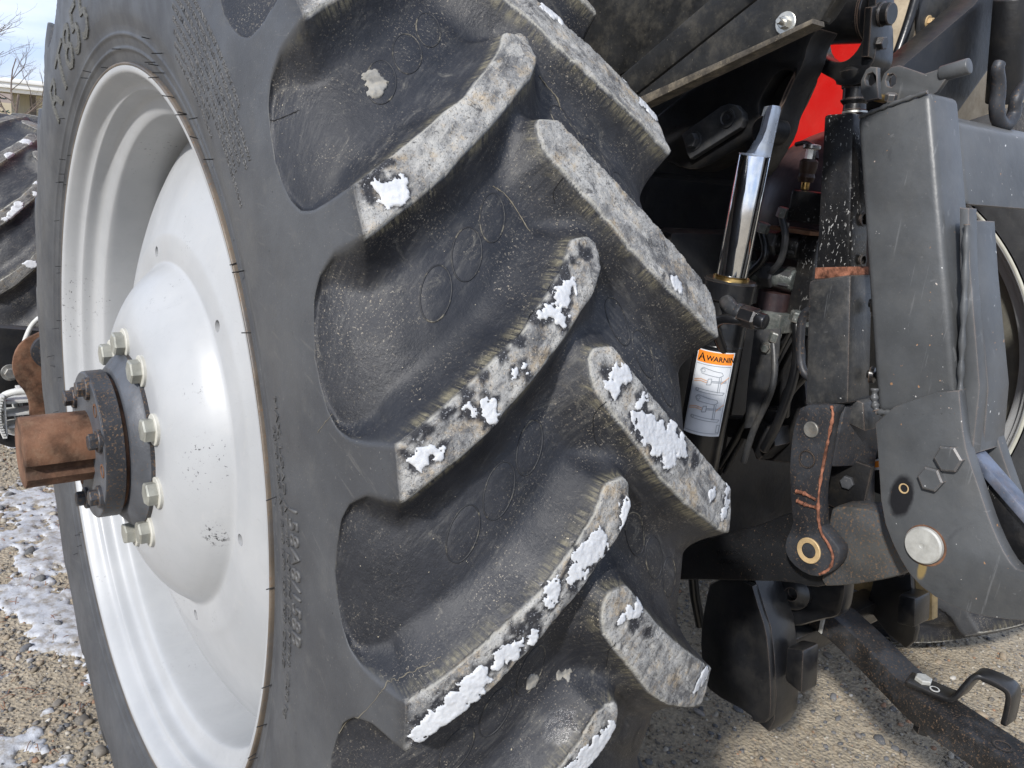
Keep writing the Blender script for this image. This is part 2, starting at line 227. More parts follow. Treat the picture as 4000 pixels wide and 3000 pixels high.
def painted(name, base, rough=.45, mott=.35, mscale=9, dust=(.3, .25, .18), dusta=.15, rust=0., chips=0., metal=0., spec=.5, bumps=.12, coat=0., topdust=0., edgew=0., edgec=(.30, .28, .25), grain=0.):
    """weathered paint: mottling, dust film, rust blooms, pale chips, orange-peel relief"""
    b = NB(name); c = b.mix(b.rng(b.noise(mscale, 6, .6), .3, .7), tuple(x*(1-mott) for x in base), tuple(min(x*(1+mott), .9) for x in base))
    if dusta:
        d = b.math('MULTIPLY', b.rng(b.noise(mscale*2.3, 8, .7), .42, .75), dusta); c = b.mix(d, c, dust)
        sp = b.math('MULTIPLY', b.rng(b.noise(260, 3, .7), .66, .74), min(1, dusta*1.8)); c = b.mix(sp, c, tuple(min(x*1.5, .8) for x in dust))
    if topdust:
        t = b.math('MULTIPLY', b.rng(b.normal_z(), .25, .95), topdust); c = b.mix(b.math('MULTIPLY', t, b.rng(b.noise(30, 6), .25, .7)), c, dust)
    if grain:
        c = b.mix(b.math('MULTIPLY', b.rng(b.noise(1, 5, .6, .3, b.scaled((110, 110, 7))), .64, .69), .30*grain), c, (.20, .205, .21)); c = b.mix(b.math('MULTIPLY', b.rng(b.noise(1, 5, .6, .5, b.scaled((16, 60, 90), (.5, .3, .2))), .68, .72), .30*grain), c, (.19, .19, .195))
        c = b.mix(b.math('MULTIPLY', b.rng(b.noise(130, 2, .5), .735, .745), grain), c, b.mix(b.rng(b.noise(20), .45, .55), (.50, .50, .49), (.30, .17, .09)))
        c = b.mix(b.math('MULTIPLY', b.rng(b.noise(6, 9, .78, .8), .60, .66), .35*grain), c, (.035, .037, .041))
    if edgew:
        bv = b.n('ShaderNodeBevel', samples=4); bv.inputs[0].default_value = .0035; g_ = b.n('ShaderNodeNewGeometry'); dt = b.n('ShaderNodeVectorMath', operation='DOT_PRODUCT')
        b.l(bv.outputs[0], dt.inputs[0]); b.l(g_.outputs['Normal'], dt.inputs[1]); e_ = b.math('SUBTRACT', 1., dt.outputs['Value'])
        e_ = b.rng(b.math('ADD', e_, b.math('MULTIPLY', b.math('SUBTRACT', b.noise(45, 7, .75), .5), .30)), .10, .20); c = b.mix(b.math('MULTIPLY', e_, edgew), c, b.mix(b.noise(30), edgec, (.20, .09, .045)))
    r = rough
    if rust:
        q = b.rng(b.noise(14, 9, .72, .6), .70-.22*rust, .76-.2*rust); c = b.mix(q, c, b.mix(b.noise(70, 5), (.16, .045, .018), (.42, .16, .07))); r = b.mix(q, (rough,)*3, (.85,)*3)
    if chips:
        s_ = b.math('MULTIPLY', b.rng(b.noise(150, 4, .6, .6, b.scaled((1.6, 1.6, .8))), .70-.09*chips, .715-.09*chips), b.rng(b.noise(11, 3), .42, .58)); c = b.mix(b.math('MULTIPLY', s_, .8), c, (.42, .42, .41))
    b.bump(b.noise(mscale*12, 5, .6), bumps, .0015); b.bump(b.noise(mscale*1.5, 3), bumps, .004)
    if isinstance(r, float):
        r = b.rng(b.noise(mscale*1.7, 5), .3, .7, max(rough-.09, .05), min(rough+.14, 1))
    return b.done(c, r, metal, spec, coat)
# ------------------------------------------------------------------ tyre surface: two section curves (over the lugs, down in the pockets) blended by a lug mask
PITCH = 14.4; NLUG = 25; HW = .2177
def rtop(x): return .9542-.0359*(x/HW)**2
BUT = np.array([(.2177, .918), (.2215, .902), (.2272, .868), (.2315, .832), (.2350, .79), (.2362, .75), (.2360, .715), (.2335, .682), (.2285, .652), (.2225, .630), (.2165, .612), (.2135, .602)])
def dens(p, n=12):
    q = np.array([tuple(v) for v in smooth_path([(a, b, 0) for a, b in p], n)])[:, :2]
    return q, np.concatenate([[0], np.cumsum(np.hypot(*np.diff(q, axis=0).T))])
BUTP, BUTS = dens(BUT); DMAX = BUTS[-1]; DP = .113
def sec_full(v):
    a = np.abs(v); d = np.clip(a-HW, 0, None)
    x = np.where(a < HW, a, np.interp(d, BUTS, BUTP[:, 0])); R = np.where(a < HW, rtop(a), np.interp(d, BUTS, BUTP[:, 1]))
    for r0, am in ((.648, .0022), (.6285, .0025)): x = x+np.where(a > HW, am*np.exp(-((R-r0)/.0022)**2), 0)
    x = x+np.where(a > HW, .0025*np.clip((R-.66)/.02, 0, 1)-.0025, 0)
    return np.sign(v)*x, R
bx, br = np.interp(DP, BUTS, BUTP[:, 0])-.0025*0, np.interp(DP, BUTS, BUTP[:, 1])
BASE = np.array([(0, .911, 0), (.05, .910, .05), (.10, .905, .10), (.15, .894, .155), (.183, .878, .195), (.198, .866, HW), (.2125, .851, HW+.03), (.2220, .836, HW+.06), (.2285, .822, HW+.088), (bx, br, HW+DP)])
_bt = np.linspace(0, BASE[-1, 2], 700); _k = np.exp(-np.linspace(-2.2, 2.2, 81)**2); _k /= _k.sum()
def _sm(col):
    y = np.interp(_bt, BASE[:, 2], BASE[:, col]); lo = (-y[40:0:-1] if col == 0 else y[40:0:-1]); hi = 2*y[-1]-y[-2:-42:-1]; return np.convolve(np.concatenate([lo, y, hi]), _k, 'valid')
BSX, BSR = _sm(0), _sm(1)
def sec_base(v):
    a = np.abs(v); xf, rf = sec_full(v)
    x = np.interp(a, _bt, BSX); R = np.interp(a, _bt, BSR)
    out_ = a >= HW+DP
    return np.where(out_, xf, np.sign(v)*x), np.where(out_, rf, R)
LOW_L = [(-.19, 1.1), (-.165, 2.05), (-.135, 3.3), (-.115, 4.4), (-.08, 6.1), (-.05, 7.7), (-.02, 9.4), (-.004, 10.2), (.010, 11.3), (.0165, 12.0), (.0155, 13.3), (.008, 13.75), (-.015, 13.5)]
UP_L = [(-.0245, 12.6), (-.031, 12.0), (-.055, 10.4), (-.075, 9.3), (-.092, 8.2), (-.12, 7.1), (-.135, 6.4), (-.17, 4.9), (-.2, 3.7), (-.2177, 3.05)]
LOW_R = [(.19, .1), (.15, 1.6), (.11, 3.1), (.065, 5.3), (.035, 7.4), (0, 9.8), (-.016, 11.1), (-.0205, 11.9), (-.0195, 12.9), (-.013, 13.5), (.012, 13.55), (.021, 13.0)]
UP_R = [(.035, 12.0), (.06, 10.4), (.09, 8.7), (.12, 7.2), (.15, 5.8), (.184, 4.2), (.2177, 2.7)]
def lugpoly(low, up, side, tip0, tip1):
    s = -1 if side < 0 else 1; e = lambda d, y: (s*(HW+d), y)
    top = [e(.035, tip1+.1), e(.062, tip1+.35), e(.084, tip1+1.0), e(.099, tip1+2.3), e(.108, tip1+4.1), e(.111, tip1+5.85), e(.125, tip1+5.85)]
    bot = [e(.125, tip0-5.5), e(.111, tip0-5.5), e(.104, tip0-3.6), e(.093, tip0-1.7), e(.075, tip0-.5), e(.045, tip0+.2), e(0., tip0)]
    P = bot+low+up+top
    W = [.012]*4+[.015, .024, .040]+[.046]*(len(low)-5)+[.036]*5+[.042]*(len(up)-1)+[.036]+[.024, .016, .013, .012, .012, .012, .012]
    return np.array(P), np.array(W)
KY = PI/180*.93
PL, WL = lugpoly(LOW_L, UP_L, -1, 0., 3.05); PR, WR = lugpoly(LOW_R, UP_R, 1, -.6, 2.7)
# smooth outlines
def refine(P, W, n=4):
    Q = np.concatenate([P[-1:], P, P[:2]]); O = []; OW = []
    for i in range(1, len(P)+1):
        p0, p1, p2, p3 = Q[i-1], Q[i], Q[i+1], Q[i+2]; w1 = W[i-1]; w2 = W[i % len(P)]
        for k in range(n):
            t = k/n; O.append(.5*((2*p1)+(p2-p0)*t+(2*p0-5*p1+4*p2-p3)*t*t+(3*p1-p0-3*p2+p3)*t**3)*.35+.65*(p1+(p2-p1)*t)); OW.append(w1+(w2-w1)*t)
    return np.array(O), np.array(OW)
PL, WL = refine(PL, WL); PR, WR = refine(PR, WR)
A_L, A_R = 15.2, 23.1
NYT, NVT = 300, 500; VT = np.linspace(-(HW+.13), HW+.13, NVT); YT = np.arange(NYT)/NYT*PITCH
def table(P, W):
    Y, V = np.meshgrid(YT, VT, indexing='ij'); best = np.zeros(Y.shape); idx = np.zeros(Y.shape, int)
    for k in (-1, 0, 1):
        px = P[:, 0]; py = (P[:, 1]+k*PITCH)*KY; x = V; y = Y*KY
        dmin = np.full(Y.shape, 1e9); wn = np.zeros(Y.shape); wd = np.full(Y.shape, 1e-12); inside = np.zeros(Y.shape, bool)
        n = len(px)
        for i in range(n):
            j = (i+1) % n; ax, ay, bx_, by = px[i], py[i], px[j], py[j]
            ex, ey = bx_-ax, by-ay; L = ex*ex+ey*ey+1e-12
            t = np.clip(((x-ax)*ex+(y-ay)*ey)/L, 0, 1); d = np.hypot(x-ax-t*ex, y-ay-t*ey)
            dmin = np.minimum(dmin, d); e_ = np.exp(-d/.006)*math.sqrt(L)+1e-30; wn += e_*(W[i]+(W[j]-W[i])*t); wd += e_
            c = ((ay > y) != (by > y)); xi = ax+(y-ay)/(ey if abs(ey) > 1e-12 else 1e-12)*ex
            inside ^= c & (x < xi)
        s = np.clip(1-dmin/(wn/wd), 0, 1); ww = np.where(inside, 1, s**1.9)
        m = ww > best; best = np.where(m, ww, best); idx = np.where(m, k, idx)
    for _ in range(1):
        best = (best*2+np.roll(best, 1, 0)+np.roll(best, -1, 0)+np.roll(best, 1, 1)+np.roll(best, -1, 1))/6
    return best, idx
TABL, IL = table(PL, WL); TABR, IR = table(PR, WR)
def sample(T, ydeg, v):
    fy = (ydeg % PITCH)/PITCH*NYT; fv = np.clip((v-VT[0])/(VT[1]-VT[0]), 0, NVT-1.001)
    iy = np.floor(fy).astype(int) % NYT; iv = fv.astype(int); ty = fy-np.floor(fy); tv = fv-iv; iy2 = (iy+1) % NYT
    return (T[iy, iv]*(1-ty)+T[iy2, iv]*ty)*(1-tv)+(T[iy, iv+1]*(1-ty)+T[iy2, iv+1]*ty)*tv
def near(T, ydeg, v):
    iy = ((ydeg % PITCH)/PITCH*NYT).astype(int) % NYT; iv = np.clip((v-VT[0])/(VT[1]-VT[0]), 0, NVT-1).astype(int); return T[iy, iv]
def lugmask(th, v):
    a = sample(TABL, th-A_L, v); b = sample(TABR, th-A_R, v)
    w_ = 1-(1-a)*(1-b); return np.where(np.abs(v) > HW+.112, 1, w_), a, b
OVALS = [(-.0689, 16.05, .014, .0265), (-.1063, 13.75, .0165, .0275), (-.1474, 11.5, .0165, .0275)]
def tyre_point(th, v, relief=True, tm=1.):
    """th in degrees from straight behind, v along the section from the tread centre (negative outwards)"""
    t = np.radians(th); th = th*tm; w_, a, b = lugmask(th, v); fx, fr = sec_full(v); gx, gr = sec_base(v)
    if relief:
        h = np.zeros_like(th)
        for side, A0 in ((-1, A_L), (1, A_R-.6)):
            for cx, cy, rx, ry in OVALS:
                dy = ((th-A0-cy+PITCH/2) % PITCH-PITCH/2)*KY; dx = v-cx*(-side)*1.0 if side < 0 else v+cx
                dx = (v-cx) if side < 0 else (v+cx)
                sk = dx-(.28 if side < 0 else -.28)*dy
                q = np.hypot(sk/rx, dy/ry); h += .0009*(q < 1)*np.clip((1-q)/.15, 0, 1)
        gr = gr+h
    x = gx+(fx-gx)*w_; R = gr+(fr-gr)*w_
    return np.stack([x, -R*np.cos(t), R*np.sin(t)], -1), w_, a, b
# cheap tileable value noise for geometry
def vnoise2(x, y, seed=0):
    g = np.random.default_rng(seed).random((256, 256)); xi = np.floor(x).astype(int); yi = np.floor(y).astype(int)
    fx = x-xi; fy = y-yi; fx = fx*fx*(3-2*fx); fy = fy*fy*(3-2*fy)
    q = lambda i, j: g[(xi+i) % 256, (yi+j) % 256]
    return (q(0, 0)*(1-fx)+q(1, 0)*fx)*(1-fy)+(q(0, 1)*(1-fx)+q(1, 1)*fx)*fy
def fbm2(x, y, o=4, seed=0): return sum(vnoise2(x*2**k+17*k, y*2**k-9*k, seed+k)*.5**k for k in range(o))/sum(.5**k for k in range(o))
def discfield(L, th, v):
    """signed distance-like field (metres, >0 inside) of a union of discs in the (v, arc) chart"""
    F_ = np.full(th.shape, -1.)
    for x0, t0, r0 in L: F_ = np.maximum(F_, r0-np.hypot(v-x0, (th-t0)*KY))
    return F_
def tyre_grid(fine, th_lo=-40, th_hi=82, dth=.17, dth2=.6):
    T = np.concatenate([np.arange(th_lo, th_hi, dth), np.arange(th_hi, th_lo+360, dth2)]) if fine else np.arange(0, 360, dth2)
    s = .0026 if fine else .009
    c = np.linspace(-HW, HW, int(2*HW/s)+1)
    ol = HW+np.concatenate([np.arange(s, .126, s*1.15), np.arange(.128, DMAX-.075, .006 if fine else .02), np.arange(DMAX-.075, DMAX, .0022 if fine else .012)])
    orr = HW+np.concatenate([np.arange(s, .126, s*1.6), np.arange(.13, DMAX, .012)])
    return T, np.concatenate([-ol[::-1], c, orr])
def build_tyre(name, parent, mat, fine, wetlists=(), xf=None, split=True, tm=1.):
    T, Vv = tyre_grid(fine); TH, VV = np.meshgrid(T, Vv, indexing='ij')
    P, w_, a, b = tyre_point(TH, VV, fine, tm); n, m = TH.shape
    if fine:      # worn, chipped lug tops
        nz_ = fbm2(TH*KY*60+300, VV*60+40, 4, 3)-.5; top = np.clip((w_-.75)/.25, 0, 1)*(np.abs(VV) < HW+.02)
        rad = np.stack([np.zeros_like(TH), -np.cos(np.radians(TH)), np.sin(np.radians(TH))], -1); P = P+rad*(nz_*top*.0035)[..., None]
        edge_ = np.exp(-((w_-.97)/.035)**2)*(np.abs(VV) < HW); P = P-rad*(np.clip(fbm2(TH*KY*140, VV*140, 3, 9)-.48, 0, 1)*.012*edge_)[..., None]
    low = P[..., 2] < GZ+.004; P[..., 2] = np.where(low, GZ+.004, P[..., 2])
    wet = np.zeros_like(TH)
    if wetlists:
        nn = (fbm2(TH*KY*160, VV*160, 4, 21)-.5)*.016
        for L, ex in wetlists: wet = np.maximum(wet, np.clip((discfield(L, TH, VV)+ex+nn)/.003, 0, 1))
    edgelow = np.clip(a*(1-a)*4, 0, 1)*0+np.exp(-((np.maximum(a, b)-.84)/.13)**2)
    C4 = np.stack([np.clip(w_, 0, 1), np.clip((np.abs(VV)-HW+.012)/.030, 0, 1), wet, edgelow], -1).reshape(-1, 4)
    CH = np.stack([(np.abs(VV)+TH*KY)*.7071, (TH*KY-np.abs(VV))*.7071, np.sign(VV)*.3], -1).reshape(-1, 3)
    V = P.reshape(-1, 3)
    if xf is not None: V = np.array([tuple(xf @ Vector(p)) for p in V]) if not callable(xf) else xf(V)
    ii, jj = np.meshgrid(np.arange(n), np.arange(m-1), indexing='ij'); i2 = (ii+1) % n
    Fc = np.stack([ii*m+jj, i2*m+jj, i2*m+jj+1, ii*m+jj+1], -1).reshape(-1, 4)
    # smooth vertex normals of the whole surface, so that lugs and carcass shade as one casting
    e1 = V[Fc[:, 2]]-V[Fc[:, 0]]; e2 = V[Fc[:, 3]]-V[Fc[:, 1]]; fn = np.cross(e1, e2); VN = np.zeros_like(V)
    for k in range(4): np.add.at(VN, Fc[:, k], fn)
    VN /= np.linalg.norm(VN, axis=1)[:, None]+1e-12
    fw = w_.reshape(-1)[Fc].mean(1); fv = VV.reshape(-1)[Fc].mean(1); ft = (TH.reshape(-1)[Fc[:, 0]]+.05)*tm
    fa = a.reshape(-1)[Fc].mean(1); fb = b.reshape(-1)[Fc].mean(1)
    lid = np.full(len(Fc), -1)
    if split:
        il = (np.floor((ft-A_L)/PITCH).astype(int)+near(IL, ft-A_L, fv)) % NLUG; ir = (np.floor((ft-A_R)/PITCH).astype(int)+near(IR, ft-A_R, fv)) % NLUG
        isl = (fw > .3) & (np.abs(fv) < HW+.001); lid = np.where(isl, np.where(fa >= fb, il, NLUG+ir), -1)
    root = None
    for k in sorted(set(lid.tolist())):
        q = Fc[lid == k]; u, inv = np.unique(q, return_inverse=True)
        me = npmesh(name if k < 0 else 'tread_lug', V[u], inv.reshape(-1, 4))
        ch = me.attributes.new('chart', 'FLOAT_VECTOR', 'POINT'); ch.data.foreach_set('vector', np.ascontiguousarray(CH[u], np.float32).ravel())
        at = me.color_attributes.new('wear', 'FLOAT_COLOR', 'POINT'); at.data.foreach_set('color', np.ascontiguousarray(C4[u], np.float32).ravel())
        me.normals_split_custom_set_from_vertices([tuple(x) for x in VN[u]])
        o = link(name if k < 0 else 'tread_lug', me, mat, parent if k < 0 else root)
        if k < 0: root = o; PINV[o.name] = Matrix()
    return root
def rubber_material(name, dirt=1., topv=1.):
    b = NB(name); wgt, side, wet, edg = b.attr('wear')
    ca = b.n('ShaderNodeAttribute', attribute_name='chart').outputs['Vector']
    def chart(sc):
        n = b.n('ShaderNodeMapping'); n.inputs['Scale'].default_value = sc; b.l(ca, n.inputs[0]); return n.outputs[0]
    M_ = b.math
    top = b.rng(wgt, .9, .985); side = M_('MULTIPLY', side, b.rng(wgt, .45, .97))
    notside = b.rng(side, .30, .55, 1, 0); top = M_('MULTIPLY', top, notside)
    # smooth sidewall rubber with rub marks
    sw = b.mix(b.rng(b.noise(7, 7, .65), .32, .72), (.043, .045, .0495), (.071, .074, .0785)); sw = b.mix(M_('MULTIPLY', b.rng(b.noise(30, 7, .65), .54, .8), .4), sw, (.11, .107, .10))
    sw = b.mix(M_('MULTIPLY', b.rng(b.noise(4, 8, .7, 1.2), .56, .72), .35), sw, (.033, .034, .038))
    sw = b.mix(M_('MULTIPLY', b.rng(b.noise(420, 2), .69, .73), .6), sw, (.19, .18, .16)); sw = b.mix(M_('MULTIPLY', b.rng(b.noise(160, 2), .74, .76), .8), sw, (.012, .012, .012))
    scr = b.noise(1, 5, .6, .2, chart((14, 130, 1))); sw = b.mix(M_('MULTIPLY', b.rng(scr, .62, .72), .3), sw, (.14, .135, .125))
    # pocket floor: black rubber with shade under the lugs put into its base colour, strokes of dust along the lugs, grit in the corners
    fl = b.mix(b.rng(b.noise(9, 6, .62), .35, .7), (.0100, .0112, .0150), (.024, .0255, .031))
    stroke = b.noise(1, 8, .72, .3, chart((150, 26, 40))); area = b.rng(b.noise(9, 7, .7, .6), .40, .66)
    fl = b.mix(M_('MULTIPLY', M_('MULTIPLY', b.rng(stroke, .46, .72), area), .60*dirt), fl, b.mix(b.noise(12, 3), (.135, .125, .10), (.12, .122, .125)))
    fl = b.mix(M_('MULTIPLY', b.rng(b.noise(21, 9, .8, .9), .575, .68), .50*dirt), fl, b.mix(b.noise(120, 4), (.10, .098, .092), (.24, .22, .175)))
    gz = b.rng(b.noise(11, 6, .65, .5), .38, .66); gr = b.rng(b.noise(430, 3, .8), .585, .66)
    fl = b.mix(M_('MULTIPLY', M_('MULTIPLY', gr, gz), .9*dirt), fl, b.mix(b.noise(60), (.34, .27, .165), (.31, .30, .28)))
    fl = b.mix(b.rng(b.noise(240, 3, .6), .725, .745), fl, (.38, .33, .24))
    # crumbly tan band just under the lug edges
    eb = M_('MULTIPLY', edg, b.rng(b.noise(20, 8, .75, .4), .38, .62)); fib = b.rng(b.noise(1, 6, .75, .5, chart((40, 260, 60))), .40, .62)
    fl = b.mix(M_('MULTIPLY', M_('MULTIPLY', eb, fib), .92*dirt), fl, b.mix(b.noise(90, 5), (.10, .092, .060), (.30, .265, .175)))
    # worn lug tops: scuffed rubber, chalk, tan grit, dark pits
    tp = b.mix(b.rng(b.noise(15, 9, .75, .7), .36, .62), tuple(topv*k for k in (.105, .106, .109)), tuple(topv*k for k in (.37, .366, .35)))
    tp = b.mix(M_('MULTIPLY', b.rng(b.noise(1, 7, .72, .6, chart((60, 14, 30))), .46, .62), .70), tp, tuple(topv*k for k in (.46, .45, .42)))
    tp = b.mix(M_('MULTIPLY', b.rng(b.noise(33, 8, .78), .50, .66), .70), tp, tuple(topv*k for k in (.40, .31, .195))); tp = b.mix(M_('MULTIPLY', b.rng(b.noise(42, 8, .8, .6), .56, .64), .78), tp, (.030, .031, .035))
    tp = b.mix(M_('MULTIPLY', b.rng(b.noise(330, 3, .8), .55, .64), .70), tp, (.040, .040, .042)); tp = b.mix(M_('MULTIPLY', b.rng(b.noise(420, 3, .8), .62, .66), .8), tp, b.mix(b.noise(35), (.60, .58, .54), (.55, .42, .25)))
    rim_ = M_('MULTIPLY', b.rng(wgt, .93, .985), b.rng(wgt, .985, .9999, 1, 0)); tp = b.mix(M_('MULTIPLY', rim_, b.rng(b.noise(60, 6, .7), .3, .6)), tp, (.36, .35, .31))
    tp = b.mix(M_('MULTIPLY', wet, .94), tp, b.mix(b.rng(b.noise(430, 3, .8), .60, .66), (.006, .007, .012), (.42, .43, .45)))
    c = b.mix(side, fl, sw); c = b.mix(top, c, tp)
    h = M_('MULTIPLY', b.noise(320, 6, .75), b.rng(top, 0, 1, .3, 2.6)); b.bump(h, .6, .0016)
    b.bump(M_('MULTIPLY', b.noise(60, 7, .7), b.rng(side, 0, 1, 1., .12)), .5, .0028)
    b.bump(M_('MULTIPLY', stroke, b.rng(side, 0, 1, 1., 0)), .35, .0014)
    b.bump(M_('MULTIPLY', b.noise(90, 4, .7), top), .6, .004)
    r = b.rng(top, 0, 1, .50, .92); r = M_('SUBTRACT', r, M_('MULTIPLY', wet, .4)); r = M_('ADD', r, b.rng(b.noise(18, 5), .3, .7, -.07, .1))
    return b.done(c, r, 0, .42)
# ------------------------------------------------------------------ materials of the machine
RUB = rubber_material('rubber'); RUB2 = rubber_material('dirty_rubber', 1.2, .42)
def wheel_paint():
    b = NB('silver_wheel_paint'); c = b.mix(b.rng(b.noise(5, 6, .6), .3, .7), (.335, .344, .352), (.39, .397, .402))
    st = b.noise(3, 5, .6, .3, b.scaled((1, 22, 22))); c = b.mix(b.math('MULTIPLY', b.rng(st, .55, .8), .14), c, (.46, .44, .40))
    c = b.mix(b.math('MULTIPLY', b.rng(b.noise(22, 8, .75, .5), .60, .72), .22), c, (.52, .49, .44))
    pk = b.math('MULTIPLY', b.rng(b.noise(150, 4, .7), .625, .65), b.rng(b.noise(4.5, 3), .58, .66)); c = b.mix(pk, c, (.06, .062, .065))
    for cc, rr_ in ((tuple(PKS[0]), .022), (tuple(PKS[1]), .045), (tuple(PKS[2]), .03)):
        vd = b.n('ShaderNodeVectorMath', operation='DISTANCE'); b.l(b.tc, vd.inputs[0]); vd.inputs[1].default_value = cc; pk = b.math('MULTIPLY', b.rng(vd.outputs['Value'], rr_*.5, rr_*1.3, 1, 0), b.rng(b.noise(160, 5, .7), .54 if rr_ < .03 else .62, .58 if rr_ < .03 else .65)); c = b.mix(pk, c, (.05, .052, .055))
    ck = b.math('MULTIPLY', b.rng(b.noise(9, 5, .6, 1.5), .498, .5, 0, 1), b.rng(b.noise(9, 5, .6, 1.5), .5, .502, 1, 0)); c = b.mix(b.math('MULTIPLY', ck, .35), c, (.2, .2, .2))
    b.bump(b.noise(260, 3), .05, .0006); b.bump(b.noise(9, 4), .12, .004)
    return b.done(c, b.rng(b.noise(12, 5), .3, .7, .38, .54), .06, .5, .10)
SILV = wheel_paint()
ZINC = painted('zinc_bolt', (.30, .30, .265), .45, .2, 40, (.35, .33, .26), .25, 0, 0, .35)
WASH = painted('painted_washer', (.46, .45, .40), .5, .12, 40, (.4, .37, .3), .2)
RUST = painted('rusty_steel', (.115, .058, .034), .8, .75, 16, (.22, .145, .095), .5, .0, 0, .15, .35, .5)
def rusty_dark(name, amt, base=(.035, .036, .04), mottle=.4):
    b = NB(name); c = b.mix(b.rng(b.noise(12, 6), .3, .7), tuple(x*.7 for x in base), tuple(x*1.5 for x in base))
    c = b.mix(b.math('MULTIPLY', b.rng(b.noise(9, 5, .6), .46, .60), mottle), c, (.080, .087, .10))  # blue-grey mottled patches mixed in by noise
    q = b.rng(b.noise(230, 4, .75), .64-.16*amt, .69-.16*amt); c = b.mix(q, c, b.mix(b.noise(60), (.10, .060, .036), (.20, .135, .085)))
    q2 = b.rng(b.noise(13, 8, .75), .76-.2*amt, .80-.2*amt); c = b.mix(q2, c, (.15, .070, .040))
    b.bump(b.noise(190, 5, .7), .35, .0014); b.bump(b.noise(30, 4), .2, .003)
    return b.done(c, b.mix(q, (.48,)*3, (.85,)*3), .25, .5)
HUBM = rusty_dark('speckled_hub', .55); HUBF = rusty_dark('hub_face', .12, (.075, .08, .09)); BOLTR = rusty_dark('rusty_bolt', .7, (.03, .03, .034))
GREY = painted('grey_hitch_paint', (.068, .072, .076), .42, .24, 7, (.30, .27, .22), .06, .03, .0, 0, .5, .3, .0, .12, .75, grain=1.)
BLACK = painted('black_paint', (.0065, .007, .0085), .30, .4, 9, (.12, .11, .09), .09, .03, 0, 0, .5, .22, .10, .16, .5)
BLACKM = painted('matt_black_casting', (.0075, .0078, .009), .45, .4, 10, (.10, .085, .06), .12, .05, 0, 0, .45, .3, 0, .2, .4)
BLKCHIP = painted('chipped_black_paint', (.009, .0093, .0105), .36, .4, 12, (.15, .13, .1), .10, .10, .9, 0, .45, .35, .06)
WORN = rusty_dark('worn_black_steel', .3, (.026, .027, .031)); LINKM = rusty_dark('weathered_link', .55, (.062, .063, .062))
FEND = painted('dusty_black_fender', (.013, .0132, .0135), .5, .4, 14, (.15, .135, .105), .30, 0, 0, 0, .35, .25, 0, .15)
DUSTY = painted('dusty_flange', (.06, .052, .042), .75, .4, 30, (.24, .20, .14), .6, .12, 0, 0, .4, .4)
RED = painted('red_paint', (.52, .012, .010), .28, .10, 4, (.45, .20, .15), .12, 0, 0, 0, .5, .04, .45)
TAN = painted('dirt_caked_panel', (.40, .335, .245), .85, .22, 12, (.22, .165, .10), .5, .15, 0, 0, .3, .5)
PURP = painted('dusty_purple_black', (.036, .026, .031), .4, .35, 9, (.26, .13, .10), .16, .06, 0, .1, .5, .25, .1, .3)
LOCK = painted('lock_paint', (.036, .038, .042), .42, .4, 12, (.24, .22, .18), .22, 0, 0, 0, .5, .3)
def metal(name, col, rough): 
    b = NB(name); b.bump(b.noise(90, 3, .5, 0, b.scaled((1, 1, .05))), .04, .0005)
    return b.done(b.mix(b.rng(b.noise(60, 4), .3, .8), col, tuple(x*.8 for x in col)), b.rng(b.noise(40, 4), .3, .7, rough*.8, rough*1.4), 1.)
CHROME = metal('chrome', (.78, .79, .80), .09); STEEL = metal('bare_steel', (.62, .62, .60), .3); BRASS = metal('brass', (.62, .42, .16), .3); PEWTER = metal('zinc_plate', (.66, .65, .60), .42)
SILVC = painted('pale_blue_grey_casting', (.66, .72, .80), .3, .1, 20, (.4, .4, .4), .1, 0, 0, .4)
BLUE = painted('scuffed_blue_grey', (.105, .125, .17), .4, .4, 25, (.28, .2, .15), .25, .2, .2, .2)
YEL = painted('ochre_shield', (.30, .215, .10), .75, .35, 18, (.16, .12, .07), .5, .1)
PINM = painted('galvanised_pin', (.46, .46, .43), .5, .12, 70, (.34, .32, .27), .35, .02, 0, .3)
ORNG = painted('pale_bronze_ring', (.50, .36, .19), .55, .2, 40, (.3, .22, .14), .3, .1, 0, .2)
def flat(name, col, rough=.5): 
    b = NB(name); return b.done(b.mix(b.rng(b.noise(30, 4), .35, .7), col, tuple(x*.88 for x in col)), rough)
LAB_W = flat('label_white', (.66, .69, .73), .35); LAB_O = flat('label_orange', (.85, .26, .03), .35); INK = flat('label_ink', (.012, .012, .013), .4); INKB = flat('label_grey_ink', (.30, .33, .37), .4); INKO = flat('label_orange_ink', (.72, .42, .26), .4)
LIGHTG = painted('pale_grey_step', (.50, .50, .48), .55, .15, 20, (.3, .27, .2), .4, .05); HAIR = flat('rubber_hair', (.01, .01, .011), .6)
GREYD = painted('dark_grey_rod_paint', (.026, .0275, .030), .42, .35, 14, (.30, .28, .24), .16, .03, .0, 0, .5, .25, 0, .12, .8, grain=.8)
RUSTO = painted('orange_primer_rust', (.20, .085, .052), .9, .75, 60, (.20, .08, .05), .3, .0, 0, 0, .3, .6)
ZINCD = painted('dull_zinc', (.20, .20, .19), .45, .3, 40, (.30, .22, .14), .3, .08, 0, .4)
